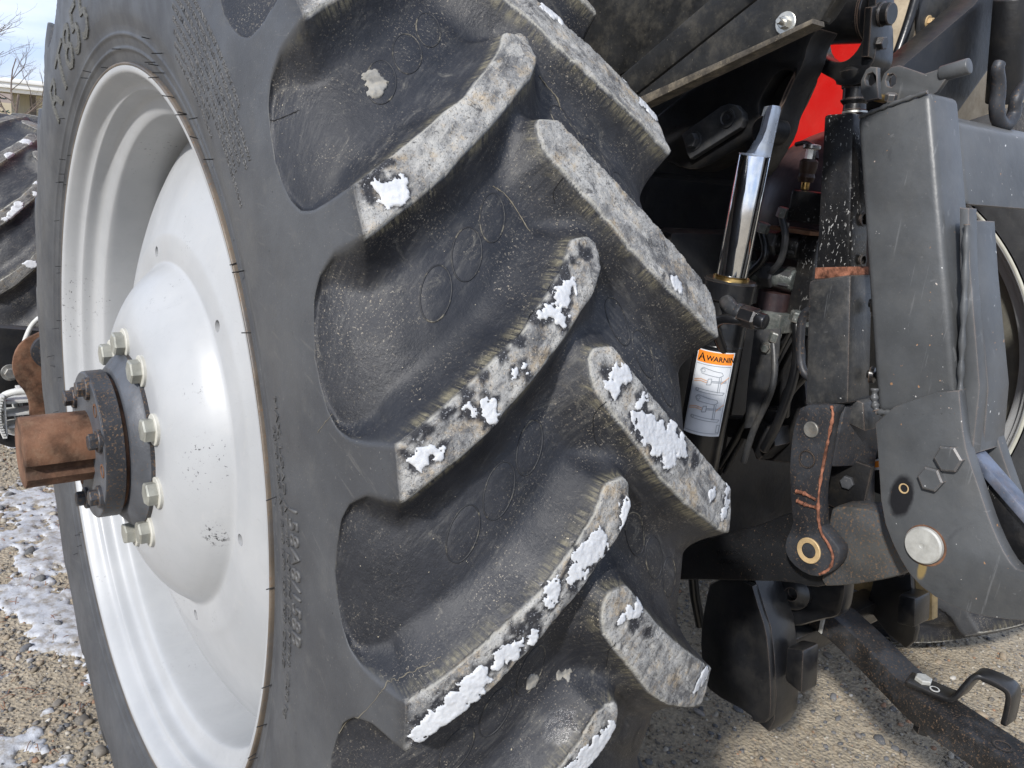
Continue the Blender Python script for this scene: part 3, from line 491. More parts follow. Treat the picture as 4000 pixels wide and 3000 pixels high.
def hitch_plate_mat():
    m = GREY.copy(); m.name = 'grey_plate_with_grease'; t = m.node_tree; pb = [n for n in t.nodes if n.type == 'BSDF_PRINCIPLED'][0]; src = pb.inputs['Base Color'].links[0].from_socket
    def blob(c, r, soft, src, col):
        cx = nd(t, 'ShaderNodeTexCoord'); mp_ = nd(t, 'ShaderNodeMapping'); mp_.inputs['Location'].default_value = (-c[0]*.2, -c[1]*c[3], -c[2]); mp_.inputs['Scale'].default_value = (.2, c[3], 1)
        ln = nd(t, 'ShaderNodeVectorMath', operation='LENGTH'); no = nd(t, 'ShaderNodeTexNoise', i={'Scale': 60., 'Detail': 6, 'Roughness': .65}); t.links.new(cx.outputs['Object'], mp_.inputs[0]); t.links.new(cx.outputs['Object'], no.inputs[0]); t.links.new(mp_.outputs[0], ln.inputs[0])
        ad = nd(t, 'ShaderNodeMath', operation='MULTIPLY_ADD'); t.links.new(no.outputs[0], ad.inputs[0]); ad.inputs[1].default_value = soft*1.6; t.links.new(ln.outputs['Value'], ad.inputs[2])
        mr = nd(t, 'ShaderNodeMapRange', i={1: r+soft*1.3, 2: r-soft*.2+soft*.6, 3: 0, 4: .92}); t.links.new(ad.outputs[0], mr.inputs[0])
        mx_ = nd(t, 'ShaderNodeMix', data_type='RGBA'); t.links.new(mr.outputs[0], mx_.inputs[0]); t.links.new(src, mx_.inputs[6]); mx_.inputs[7].default_value = (*col, 1); return mx_.outputs[2]
    src = blob((.548, -.942, .128, 1.9), .030, .010, src, (.010, .010, .012)); src = blob((.548, -.992, .040, 2.6), .014, .007, src, (.26, .19, .08))
    t.links.new(src, pb.inputs['Base Color']); return m
LINKB = rusty_dark('black_link', .06, (.0075, .0078, .009), .06); DRAWM = rusty_dark('worn_drawbar', .42, (.02, .0195, .0195))
# ------------------------------------------------------------------ the tractor
TR = thing('tractor', (1.05, 0, GZ), 'black and red tractor seen from behind, lugged tyre on silver wheel with rusty axle stub', 'tractor')
alldark = [l for l in DARK.values()]; allsnow = [l for l in SNOW.values()]
tyre = build_tyre('tyre', TR, RUB, True, [(l, .002) for l in alldark]+[(l, .0045) for l in allsnow])
def oval_ring(th0, cx, side, rx, ry):
    P_ = []
    for i in range(44):
        a_ = 2*PI*i/44; dy = ry*math.sin(a_); dx = rx*math.cos(a_)+(.28 if side < 0 else -.28)*dy; P_.append((cx+dx, th0+dy/KY))
    th_ = np.array([q[1] for q in P_]); v_ = np.array([q[0] for q in P_]); p_, w1, _, _ = tyre_point(th_, v_, False)
    if w1.max() > .55: return
    pts_ = [Vector(p) for p in p_]; link('moulded_oval', mesh('moulded_oval', *tube_pts(pts_+pts_[:2], .0009, 6), True, 80), OVM, tyre)
OVM = NB('oval_rubber'); OVM = OVM.done(OVM.mix(OVM.rng(OVM.noise(40, 7, .75), .52, .66), (.013, .014, .017), (.17, .15, .11)), .6)
for k in range(-2, 5):
    for cx, cy, rx, ry in OVALS: oval_ring(A_L+k*PITCH+cy, cx, -1, rx, ry); oval_ring(A_R-.6+k*PITCH+cy, -cx, 1, rx, ry)
# moulded lettering on the near sidewall
def side_text(body, R, th0, h, squeeze=1., weight=.0, lift=.0012, outline=0):
    cu = bpy.data.curves.new('t', 'FONT'); cu.body = body; cu.size = 1; cu.extrude = 0.0; cu.offset = weight; cu.resolution_u = 2
    ob = bpy.data.objects.new('t', cu); COL.objects.link(ob)
    me = bpy.data.meshes.new_from_object(ob.evaluated_get(bpy.context.evaluated_depsgraph_get()))
    bpy.data.objects.remove(ob); bpy.data.curves.remove(cu)
    bm = bmesh.new(); bm.from_mesh(me); bpy.data.meshes.remove(me)
    bmesh.ops.remove_doubles(bm, verts=bm.verts, dist=1e-5)
    long_ = [e for e in bm.edges if e.calc_length() > .12]; bmesh.ops.subdivide_edges(bm, edges=long_, cuts=2); bmesh.ops.triangulate(bm, faces=bm.faces)
    r = bmesh.ops.extrude_face_region(bm, geom=list(bm.faces)); top = {v for v in r['geom'] if isinstance(v, bmesh.types.BMVert)}
    q = np.array([(v.co.x, v.co.y) for v in bm.verts]); isT = np.array([v in top for v in bm.verts])
    th = th0-np.degrees(q[:, 0]*h*squeeze/R); RR = R+q[:, 1]*h
    dd = np.interp(-RR, -BUTP[:, 1], BUTS); xx, r2 = sec_full(-(HW+dd)); xx = xx+np.where(isT, -lift, .002)
    t = np.radians(th)
    for v, x, rr, a in zip(bm.verts, xx, RR, t): v.co = (x, -rr*math.cos(a), rr*math.sin(a))
    bmesh.ops.recalc_face_normals(bm, faces=bm.faces); me = bpy.data.meshes.new('t'); bm.to_mesh(me); bm.free(); return me
LETT = NB('moulded_letter'); LETT = LETT.done(LETT.mix(LETT.rng(LETT.noise(60), .3, .7), (.05, .05, .052), (.085, .084, .082)), .55)
def letters(body, R, th0, h, squeeze=1., weight=0., lift=.0014):
    me = side_text(body, R, th0, h, squeeze, weight, lift); o = link('raised_lettering', me, LETT, tyre); return o
o = letters('RT855', .672, 132.5, .112, 1.2, 0, .0022); LT2 = NB('ribbed_letter'); LT2 = LT2.done(LT2.mix(LT2.rng(LT2.noise(1, 2, .5, 0, LT2.scaled((1, 400, 400))), .4, .6), (.045, .045, .042), (.12, .118, .105)), .6); o.data.materials[0] = LT2
letters('158A8/158B', .715, 13.6, .031, 1.0, -.006, .0022)
letters('MAX. LOAD AT 40 KMPH (25 MPH) 4250 kg', .7005, 22.5, .0125, 1.55)
letters('9370 LBS AT 240 kPa (35 PSI) COLD', .685, 20, .0115, 1.55)
for i, s in enumerate(['DEATH OR SERIOUS PERSONAL INJURY MAY RESULT FROM:', 'TIRE FAILURE DUE TO UNDERINFLATION / OVERLOADING. FOLLOW', 'OWNERS MANUAL OR TIRE PLACARD IN VEHICLE. EXPLOSION OF', 'TIRE / RIM ASSEMBLY DUE TO IMPROPER MOUNTING. NEVER', 'EXCEED 240 kPa (35 PSI) TO SEAT BEADS. ONLY SPECIALLY', 'TRAINED PERSONS SHOULD MOUNT TIRES. LUBRICATE BEADS', 'AND RIM. CENTER TIRE ON RIM', 'DO NOT STAND OVER ASSEMBLY']):
    letters(s, .772-i*.0125, 66.5-(.6*i), .0095, 1.12, .004, .0007)
# vent hairs round the bead
V = []; Fc = []
for i in range(60):
    R0 = rnd.choice((.612, .628, .632, .66)); a = math.radians(rnd.uniform(-75, 235)); x0 = float(np.interp(-R0, -BUTP[:, 1], BUTP[:, 0])); L = rnd.uniform(.008, .016)
    p = Vector((-x0+.002, -R0*math.cos(a), R0*math.sin(a))); q = p+Vector((-L, rnd.uniform(-.002, .002), rnd.uniform(-.003, .002)))
    v, f = tube_pts([p, q], .0007, 5); k = len(V); V += v; Fc += [tuple(j+k for j in t) for t in f]
tag(link('vent_hair', mesh('vent_hair', V, Fc), HAIR, tyre), kind='stuff')
# cracks and dried-mud lines on the rubber, small chalky scuffs
def surf(v, th, off): 
    P_, w1, _, _ = tyre_point(np.array([th]), np.array([v]), False); a_ = tyre_point(np.array([th+.05]), np.array([v]), False)[0]-P_; b_ = tyre_point(np.array([th]), np.array([v+.001]), False)[0]-P_
    n_ = np.cross(a_, b_)[0]; n_ /= np.linalg.norm(n_)+1e-12; p_ = P_[0]; s_ = 1 if n_ @ np.array((p_[0]*3, p_[1], p_[2])) > 0 else -1; return Vector(p_+n_*s_*off)
def line(name, pts, r, mat, off=.0002):
    q = [(p.x, p.y) for p in smooth_path([(a, b, 0) for a, b in pts], 6)]; P_ = [surf(v, t+rnd.uniform(-.04, .04), off) for v, t in q]
    link(name, mesh(name, *tube_pts(P_, lambda t: r*(.25+.55*abs(math.sin(t*9+1)*math.cos(t*23))), 5), True, 60), mat, tyre)
MUDL = flat('dried_mud', (.17, .15, .11), .9); DARKL = flat('dark_crack', (.004, .004, .005), .8); CHALK = painted('chalky_scuff', (.20, .195, .18), .9, .5, 60, (.30, .25, .17), .5)
line('mud_line', [(-.3157, -2.0), (-.2857, .56), (-.2632, 2.56), (-.2482, 3.92), (-.2332, 4.24), (-.2227, 4.4), (-.2092, 4.88), (-.1957, 5.36), (-.1837, 5.76)], .0007, MUDL)
line('mud_line', [(-.0592, 33.36), (-.0502, 32.96), (-.0427, 32.32), (-.0367, 31.52), (-.0322, 30.88), (-.0292, 30.24)], .0011, MUDL)
line('mud_line', [(.0443, 42.0), (.0548, 41.28), (.0653, 40.56), (.0698, 39.76), (.0773, 38.88), (.0863, 38.16)], .0013, MUDL)
line('mud_line', [(-.3067, 20.32), (-.3247, 19.76), (-.3397, 19.2)], .0006, MUDL)
line('rubber_crack', [(-.3127, 41.36), (-.2887, 41.04), (-.2692, 40.8), (-.2512, 40.72)], .0011, DARKL)
line('rubber_crack', [(-.0067, 19.12), (-.0097, 18.72), (-.0097, 18.16), (-.0052, 17.44), (.0008, 16.64), (.0053, 16.32)], .0008, DARKL)
line('rubber_crack', [(-.0022, 32.8), (-.0052, 32.56), (-.0067, 32.24), (-.0037, 31.68)], .0010, DARKL); line('rubber_crack', [(-.0007, 4.48), (-.0022, 4.0), (.0068, 2.72), (.0158, 1.52)], .0008, DARKL)
# rim, disc, hub
def revolve(name, mat, parent, prof, n=160, close=False, sm=4, sharp=40):
    pr = [(p.x, p.y) for p in smooth_path([(a, b, 0) for a, b in prof], sm)] if sm else prof
    x = np.array([p[0] for p in pr]); R = np.array([p[1] for p in pr]); a = np.arange(n)/n*2*PI
    P = np.stack([np.broadcast_to(x, (n, len(x))), -np.cos(a)[:, None]*R, np.sin(a)[:, None]*R], -1)
    me = gridmesh(name, P, closeu=True, closev=close); fin(me, True, sharp); return link(name, me, mat, parent)
ri = [(-.2185, .6035), (-.2165, .596), (-.206, .590), (-.192, .5845), (-.1865, .578), (-.183, .5735), (-.166, .5705), (-.1585, .565), (-.1545, .556), (-.150, .544), (-.143, .5385), (-.12, .5360), (-.06, .5335)]
rim_in = ri+[(0, .5325)]+[(-a, b) for a, b in ri[::-1]]; rim_out = [(.2185, .6075), (.12, .585), (0, .56), (-.12, .585), (-.2185, .6075)]
pr = [(p.x, p.y) for p in smooth_path([(a, b, 0) for a, b in rim_in], 4)]+rim_out
rim = revolve('wheel_rim', SILV, TR, pr, 200, True, 0)
revolve('rim_edge', rusty_dark('rusty_edge', .35, (.11, .09, .07)), rim, [(-.2190, .6055), (-.2198, .6078), (-.2185, .6098), (-.212, .6105)], 200)
dp = [(-.2235, .09), (-.2228, .14), (-.2222, .186), (-.2185, .205), (-.209, .228), (-.194, .254), (-.177, .275), (-.162, .288), (-.152, .2955), (-.1480, .3010), (-.1478, .3080), (-.1478, .3210), (-.1455, .345), (-.140, .362), (-.126, .405), (-.102, .463), (-.078, .508), (-.062, .5335)]
pr = [(p.x, p.y) for p in smooth_path([(a, b, 0) for a, b in dp], 4)]; pr = pr+[(a+.014, b) for a, b in pr[::-1]]
disc = revolve('wheel_disc', SILV, TR, pr, 180, True, 0)
bm = bmesh.new(); bm.from_mesh(disc.data); bmesh.ops.recalc_face_normals(bm, faces=bm.faces); bm.to_mesh(disc.data); bm.free()
cut = bpy.data.meshes.new('cut'); bm = bmesh.new()
for k in range(6):
    a = math.radians(48.5+60*k); bmesh.ops.create_cone(bm, cap_ends=True, segments=20, radius1=.0095, radius2=.0095, depth=.1, matrix=Matrix.Translation((-.14, -.323*math.cos(a), .323*math.sin(a))) @ Matrix.Rotation(PI/2, 4, 'Y'))
bm.to_mesh(cut); bm.free(); co = bpy.data.objects.new('cut', cut); COL.objects.link(co)
md = disc.modifiers.new('b', 'BOOLEAN'); md.object = co; md.operation = 'DIFFERENCE'; md.solver = 'EXACT'
me = bpy.data.meshes.new_from_object(disc.evaluated_get(bpy.context.evaluated_depsgraph_get())); disc.modifiers.clear(); disc.data = me; bpy.data.objects.remove(co); fin(me, True, 40)
for k in range(10):
    a = math.radians(24+36*k); hexbolt('lug_bolt', ZINC, disc, (-.2225, -.166*math.cos(a), .166*math.sin(a)), (-1, 0, 0), .0195, .0165, 0, .005, rnd.uniform(0, 1))
    lathe('washer', WASH, disc, [(-.001, .0255), (.0042, .0255), (.0052, .0245), (.0052, .012)], 28, (-.2222, -.166*math.cos(a), .166*math.sin(a)), (-1, 0, 0))
    bpy.context.collection.objects
for o in [c for c in disc.children if c.name.startswith('lug_bolt')]: o.location.x -= .0045
hub = lathe('wheel_hub', HUBF, TR, [(-.001, .149), (.007, .149), (.0095, .146), (.014, .1435), (.028, .127), (.0295, .124), (.0295, .060)], 96, (-.2225, 0, 0), (-1, 0, 0))
lathe('hub_rim', HUBM, hub, [(-.0015, .1495), (.0065, .1495), (.0085, .147), (.0085, .144)], 96, (-.2225, 0, 0), (-1, 0, 0), False)
lathe('gap_ring', RUST, hub, [(0, .113), (.0075, .113)], 64, (-.2518, 0, 0), (-1, 0, 0), False)
flg = lathe('drive_flange', HUBM, TR, [(0, .121), (.0015, .1235), (.029, .1225), (.0305, .121)], 96, (-.2585, 0, 0), (-1, 0, 0))
lathe('flange_face', HUBF, flg, [(0, .1215), (.0012, .1195), (.0016, .05)], 96, (-.2889, 0, 0), (-1, 0, 0))
for a0, mt in ((147, BOLTR), (80, BOLTR), (22, HUBM), (-35, HUBM), (-100, BOLTR), (207, BOLTR)):
    a = math.radians(a0); hexbolt('flange_bolt', mt, flg, (-.2902, -.104*math.cos(a), .104*math.sin(a)), (-1, 0, 0), .0135, .0125, .0185, .006, rnd.uniform(0, 1))
for a0 in (-5, -127, 50):
    a = math.radians(a0); cy, cz = -.104*math.cos(a), .104*math.sin(a)
    lathe('threaded_hole', RUST, flg, [(0, .0115), (.0012, .0112), (.0012, .0085), (-.012, .0082), (-.012, .0001)], 20, (-.2902, cy, cz), (-1, 0, 0), False)
pts = []
for i in range(64):
    a = math.radians(-4+i/63*332); pts.append((-.0575*math.cos(a), .0575*math.sin(a)))
for a0, r0 in ((-24, .046), (-13, .0445)):
    a = math.radians(a0); pts.append((-r0*math.cos(a), r0*math.sin(a)))
plate('axle_stub', RUST, flg, 'X', -.388, -.27, pts, (), .0025)
lathe('centre_mark', RUST, flg, [(0, .006), (-.004, .001)], 16, (-.3881, 0, 0), (-1, 0, 0), False)
# ------------------------------------------------------------------ far wheel (its inner side) and front wheel
FARX = 2.1
fart = build_tyre('tyre', TR, RUB2, False, (), lambda V: np.stack([FARX-V[:, 0], V[:, 1], V[:, 2]], -1))
o = link('wheel_rim', rim.data, None, TR); o.location.x = FARX; bk = painted('back_of_wheel', (.12, .117, .10), .6, .2, 6, (.3, .27, .2), .3)
o = revolve('wheel_rim', painted('far_rim_paint', (.40, .40, .35), .4, .15, 8, (.3, .27, .2), .2), TR, [(1.882, .609), (1.8805, .602), (1.888, .594), (1.905, .585), (1.93, .577), (1.95, .56), (2.0, .55)], 120)
revolve('wheel_disc', bk, TR, [(1.995, .552), (2.0, .50), (2.03, .40), (2.06, .30), (2.07, .02)], 96)
FR = Matrix.Translation((.02, 2.88, -.19))
sc_ = .695/.9542
def fx(V):
    q = V.copy(); q[:, 0] = q[:, 0]*.98+.0; q[:, 1:] *= sc_; q += np.array((.045, 2.92, GZ+.685)); return q
front = build_tyre("tyre", TR, RUB2, False, (), fx, True, 17/25)
revolve('wheel_rim', SILV, TR, [], 8) if False else None
lathe('wheel_rim', SILV, TR, [(.212, .446), (.210, .436), (.19, .428), (.16, .418), (.14, .395), (.04, .385), (.03, .33), (.075, .22), (.08, .05)], 96, (.045, 2.92, GZ+.685), (-1, 0, 0), False)
lathe('axle_housing', BLACKM, TR, [(0, .10), (1.9, .10)], 32, (.10, 2.92, GZ+.685), (1, 0, 0)); box('engine_hood', RED, TR, (.74, 1.55, .28), (1.36, 3.9, .98), .06); box('engine_block', BLACKM, TR, (.80, 1.5, -.30), (1.30, 3.8, .279), .03)
lathe('axle_end', BLACKM, TR, [(0, .30), (.1, .30), (.13, .2), (.3, .16), (.36, .08)], 40, (.2, 2.92, GZ+.685), (-1, 0, 0))
# ------------------------------------------------------------------ body, housings, fender
box('transmission_housing', BLACKM, TR, (.86, -.42, -.30), (1.30, 2.2, .52), .04)
box('rear_cover', BLACKM, TR, (.66, -.36, -.26), (1.45, -.30, .42), .02)
lathe('axle_housing', BLACKM, TR, [(0, .13), (.1, .15), (.35, .16), (.6, .24), (.62, .24)], 48, (.27, 0, 0), (1, 0, 0))
lathe('axle_housing', BLACKM, TR, [(0, .13), (.1, .15), (.35, .16), (.6, .24), (.62, .24)], 48, (1.83, 0, 0), (-1, 0, 0))
lathe('rockshaft_housing', PURP, TR, [(.19*math.sin(t*PI/16), .19*math.cos(t*PI/16)) for t in range(-7, 1)]+[(.06, .19)], 48, (1.02, -.49, .455), (1, 0, 0))
box('dark_backing', BLACKM, TR, (.90, -.345, -.2), (.985, 1.2, 1.16), .01)  # black box added behind the arm so the shaded gap reads dark
plate('red_body', RED, TR, 'X', 1.0, 1.075, [(-.50, .56), (-.30, .50), (.3, .50), (.3, 1.25), (-.62, 1.25), (-.600, 1.0), (-.565, .86), (-.535, .75), (-.515, .66)], (), .030, 1)
box('cab_floor', FEND, TR, (.30, -.50, 1.18), (1.8, 1.4, 1.30), .03)
# fender: an arched sheet over the tyre, its inner wall with ribs and a flanged lower edge
a = np.radians(np.linspace(48, 150, 30)); R = 1.13
P = np.stack([np.stack([np.full(30, x), -R*np.cos(a)*1.02, R*np.sin(a)*1.0], -1) for x in (.23, .40, .405, .23)], 1)
P[:, 2:, 1:] *= 1.008
me = gridmesh('fender', P, closev=True); fin(me, True, 30); fen = link('fender', me, FEND, TR)
wall = [(-.713, .90), (-.6977, .7568), (-.4307, .6589), (-.30, .60), (.2, .60), (.6, .62), (.62, .90), (.3, 1.08), (0, 1.125), (-.3, 1.085), (-.52, 1.0)]
plate('fender_wall', FEND, fen, 'X', .395, .412, wall, (), .002)
hexa('fender_rib', FEND, fen, [(.385, *G['fender_rib'][6]), (.355, *G['fender_rib'][5]), (.355, *G['fender_rib'][4]), (.385, *G['fender_rib'][0]),
     (.388, -.72, .812), (.352, -.7057, .7483), (.346, -.90, .872), (.392, -.86, .905)], .001) if False else None
plate('fender_rib', FEND, fen, 'X', .365, .394, [(-.40, .600), (-.4701, .6565), (-.6278, .7546), (-.72, .812), (-.84, .86), (-.80, .80), (-.7057, .7483), (-.5196, .6358), (-.44, .59)], (), .006)
plate('fender_panel', FEND, fen, 'X', .346, .364, [(-.42, .57), (-.5329, .6275), (-.7236, .7437), (-.80, .79), (-.86, .80), (-.8197, .7146), (-.7429, .6879), (-.5588, .6251), (-.44, .582)], (), .002)
plate('fender_flange', DUSTY, fen, 'X', .325, .350, [(-.42, .5735), (-.5588, .6235), (-.7505, .6880), (-.822, .7130), (-.824, .7075), (-.7552, .6820), (-.5772, .6165), (-.42, .5655)], (), .0015)
plate('fender_corner', FEND, fen, 'X', .350, .372, [(-.80, .79), (-.86, .83), (-.90, .80), (-.8326, .7364), (-.822, .7190), (-.8163, .7134)], (), .003)
hexbolt('fender_bolt', PEWTER, fen, (.346, -.7718, .7136), (-1, -.1, 0), .0075, .007, .0135, .002, .3, .010)
# lift arm with its lightening slot, lock plate
LA_ = [(p[0]+(.026 if p[0] < -.62 and p[1] < .74 else 0), p[1]) for p in G['lift_arm']]; SL_ = [(p[0]+.018, p[1]) for p in G['lift_arm_slot']]
la = plate('lift_arm', BLACKM, TR, 'X', .53, .585, LA_, [SL_], .007, 1)
plate('arm_web', BLACKM, la, 'X', .556, .575, chaikin(SL_, 1), (), .001)
lp = plate('lock_plate', LOCK, TR, 'X', .516, .531, G['lock_plate'], (), .003)
hexbolt('plate_bolt', LOCK, lp, (.516, -.5072, .5783), (-1, 0, 0), .012, .010, .015, .002, .2)
lathe('pin_end', LOCK, lp, [(0, .0145), (.003, .0145), (.0035, .011), (.0015, .0095), (.0015, .005), (.004, .0045), (.004, .0001)], 28, (.516, -.5667, .6148), (-1, 0, 0), False)
lathe('cylinder_pin', BLACKM, TR, [(0, .02), (.04, .02)], 24, (.51, -.640, .600), (1, 0, 0))
# ------------------------------------------------------------------ hydraulic lift cylinder
ct, cb = Vector((.50, -.6415, .585)), Vector((.50, -.6235, .02)); ax_ = (cb-ct).normalized()
P3 = lambda z: ct+(cb-ct)*((ct.z-z)/(ct.z-cb.z))
cy = cyl('cylinder_barrel', BLACK, TR, P3(.352), P3(.04), .0365, 40)
lathe('barrel_collar', BLACK, cy, [(0, .027), (0, .0375), (.003, .0405), (.030, .0405), (.033, .0375)], 48, P3(.377), ax_)
lathe('wiper_seal', BRASS, cy, [(-.001, .0265), (-.004, .0275), (.002, .028)], 48, P3(.377), ax_, False)
lathe('barrel_ring', BLACK, cy, [(0, .0367), (.001, .0372), (.003, .0372), (.004, .0367)], 40, P3(.276), ax_, False)
cyl('base_eye', BLACK, cy, P3(.04)+Vector((-.03, 0, -.03)), P3(.04)+Vector((.03, 0, -.03)), .04, 32)
cyl('cylinder_rod', CHROME, TR, P3(.563), P3(.365), .0235, 48)
bm = bmesh.new()                                            # machined rod end: round below, flat-cut eye above
n = 40; rows = []
for z, r, cutx, cuty in ((.5615, .0232, 1, 1), (.5645, .0232, 1, 1), (.565, .0230, .35, 1), (.572, .0230, .18, 1), (.585, .0230, -.02, 1), (.598, .0230, -.12, 1), (.628, .0230, -.16, 1), (.633, .0215, -.2, 1)):
    c = P3(z)+Vector((0, -.001*max(0, (z-.565)*30), 0)); row = []
    for i in range(n):
        t = 2*PI*i/n; x, y = math.cos(t), math.sin(t); s_ = x*.78-y*.62; e_ = max(-cutx-s_, 0); row.append(bm.verts.new(c+Vector(((x+.78*e_)*r, (y-.62*e_)*r, 0))))
    rows.append(row)
for a_, b_ in zip(rows, rows[1:]):
    for i in range(n): bm.faces.new((a_[i], a_[(i+1) % n], b_[(i+1) % n], b_[i]))
bm.faces.new(rows[0][::-1]); bm.faces.new(rows[-1]); link('rod_end', from_bm('rod_end', bm, True, 40), SILVC, TR)
# warning label wrapped on the barrel
def wrap(name, mat, parent, quads, lift):
    """2-d polygons in (u 0..1 across, v 0..1 down) wrapped on the barrel"""
    xx, yy, zz = frame(-ax_); V = []; Fc = []
    tc_ = math.atan2(0, -1)
    for poly in quads:
        k = len(V)
        for (u, v) in poly:
            ang = LA0+(LA1-LA0)*u; z = LZ0+(LZ1-LZ0)*v; c = P3(z); V.append(c+Vector((math.cos(ang), math.sin(ang), 0))*(.0365+lift))
        Fc.append(tuple(range(k, k+len(poly))))
    me = mesh(name, V, Fc, False); return link(name, me, mat, parent)
LA0, LA1 = math.radians(180-14), math.radians(180+84); LZ0, LZ1 = .268, .130
gr = lambda x0, y0, x1, y1, n=14: [[(x0+(x1-x0)*i/n, y0), (x0+(x1-x0)*(i+1)/n, y0), (x0+(x1-x0)*(i+1)/n, y1), (x0+(x1-x0)*i/n, y1)] for i in range(n)]
lab = wrap('warning_label', LAB_W, cy, gr(0, 0, 1, 1, 20), .0006)
wrap('label_band', LAB_O, lab, gr(.035, .012, .965, .145, 18), .0010)
wrap('hazard_triangle', INK, lab, [[(.07, .13), (.18, .028), (.29, .13)]], .0014)
wrap('hazard_mark', LAB_O, lab, [[(.168, .06), (.192, .06), (.187, .098), (.173, .098)], [(.172, .108), (.188, .108), (.188, .12), (.172, .12)]], .0017)
def seg(p, q, w_):
    p = np.array(p, float); q = np.array(q, float); asp = np.array((.060, .138)); d = (q-p)*asp; nrm = np.array((-d[1], d[0])); nrm = nrm/(np.linalg.norm(nrm)+1e-9)*w_/asp
    k = max(1, int(abs(q[0]-p[0])*20)); return [[tuple(p+(q-p)*i/k+nrm), tuple(p+(q-p)*(i+1)/k+nrm), tuple(p+(q-p)*(i+1)/k-nrm), tuple(p+(q-p)*i/k-nrm)] for i in range(k)]
def pl(pts, w_=.0004, closed=False):
    o = []; pts = list(pts)+([pts[0]] if closed else [])
    for p, q in zip(pts, pts[1:]): o += seg(p, q, w_)
    return o
def circ_(cx, cy_, r, n=14): return [(cx+r*math.cos(2*PI*i/n)/.060, cy_+r*math.sin(2*PI*i/n)/.138) for i in range(n)]
border = pl([(.04, .165), (.95, .165), (.95, .965), (.04, .965)], .0004, True)
diag = []; arrows = []
for y0 in (.235, .56):
    diag += pl([(.2, y0), (.26, y0-.035), (.55, y0-.01), (.74, y0+.0), (.78, y0+.03), (.70, y0+.055), (.45, y0+.045), (.25, y0+.035)], .00045, True)+pl(circ_(.28, y0, .0028), .0004, True)
    diag += pl([(.70, y0+.05), (.71, y0+.24)], .0006)+pl([(.745, y0+.05), (.755, y0+.24)], .0004)+pl([(.18, y0+.25), (.86, y0+.262), (.90, y0+.235), (.18, y0+.215)], .00045, True)+pl(circ_(.2, y0+.232, .0024), .0004, True)
    diag += pl([(.44, y0+.09), (.52, y0+.08), (.52, y0+.15), (.42, y0+.16)], .0005, True)+pl([(.52, y0+.11), (.9, y0+.10)], .0006)+pl([(.52, y0+.125), (.9, y0+.115)], .0004)
    for dy in (.0, .022): arrows += pl([(.06, y0+.125+dy), (.25, y0+.10+dy), (.42, y0+.112+dy)], .0006)
    arrows += pl([(.95, y0+.05), (.82, y0+.10), (.76, y0+.13)], .0006)
wrap('label_drawing', INKB, lab, border+diag+pl([(.86, .86), (.94, .86), (.94, .95), (.86, .95)], .0004, True), .0012); wrap('label_arrow', INKO, lab, arrows, .0014)
def label_text(body, u0, v0, hgt, mat):
    cu = bpy.data.curves.new('t', 'FONT'); cu.body = body; cu.size = 1; cu.offset = .025; cu.resolution_u = 2; ob = bpy.data.objects.new('t', cu); COL.objects.link(ob)
    me = bpy.data.meshes.new_from_object(ob.evaluated_get(bpy.context.evaluated_depsgraph_get())); bpy.data.objects.remove(ob)
    for v in me.vertices:
        uu = u0+v.co.x*hgt/.060*.92; vv = v0-v.co.y*hgt/.138; ang = LA0+(LA1-LA0)*uu; c = P3(LZ0+(LZ1-LZ0)*vv); p = c+Vector((math.cos(ang), math.sin(ang), 0))*(.0365+.0014); v.co = p
    return link('label_word', me, mat, lab)
label_text('WARNING', .300, .112, .0112, INK)
# port fitting and steel pipe
def pp(p): return Vector(p)
tube('port_elbow', LOCK, cy, [(.472, -.655, .346), (.452, -.676, .346), (.446, -.694, .340), (.452, -.712, .338)], .0115, 14)
lathe('port_ring', WORN, cy, [(0, .0135), (.004, .0145), (.008, .0135)], 20, (.447, -.696, .340), (.1, -1, -.1), True)
hexbolt('pipe_nut', BLACK, cy, (.449, -.704, .337), (.1, -1, -.05), .016, .026, 0, 0, .2); cyl('nut_end', BLACK, cy, (.450, -.728, .336), (.452, -.744, .335), .0115, 20)
tube('hydraulic_pipe', BLACK, cy, [(.450, -.716, .332), (.440, -.700, .330), (.437, -.682, .327), (.440, -.668, .318), (.452, -.660, .304), (.49, -.655, .26)], .0075, 12)
# ------------------------------------------------------------------ lift rod between arm and lower link
ro = G['rod_outer']; rin = G['rod_inner']
def tubebox(name, mat, parent, q, x0, x1, bev): return hexa(name, mat, parent, [(x0, *q[3]), (x0, *q[2]), (x1, *q[2]), (x1, *q[3]), (x0, *q[0]), (x0, *q[1]), (x1, *q[1]), (x1, *q[0])], bev)
rod = tubebox('lift_rod', GREYD, TR, ro, .585, .648, .007)
tubebox('rod_inner_tube', BLKCHIP, rod, rin, .592, .642, .005)
lathe('rust_collar', RUSTO, rod, [(0, .0342), (.006, .0342)], 4, (.617, -.7438, .403), (0, .2, 1), True) if False else None
def along(q, t, side): a_ = Vector(q[0 if side == 0 else 1]).lerp(Vector(q[3 if side == 0 else 2]), t); return a_
k0, k1 = .93, 1.0
hexa('rust_collar', RUSTO, rod, [(.5905, *along(rin, k1, 0)), (.5905, *(along(rin, k1, 1)+Vector((-.0018, 0)))), (.6435, *(along(rin, k1, 1)+Vector((-.0018, 0)))), (.6435, *along(rin, k1, 0)),
     (.5905, *along(rin, k0, 0)), (.5905, *(along(rin, k0, 1)+Vector((-.0018, 0)))), (.6435, *(along(rin, k0, 1)+Vector((-.0018, 0)))), (.6435, *along(rin, k0, 0))], .001)
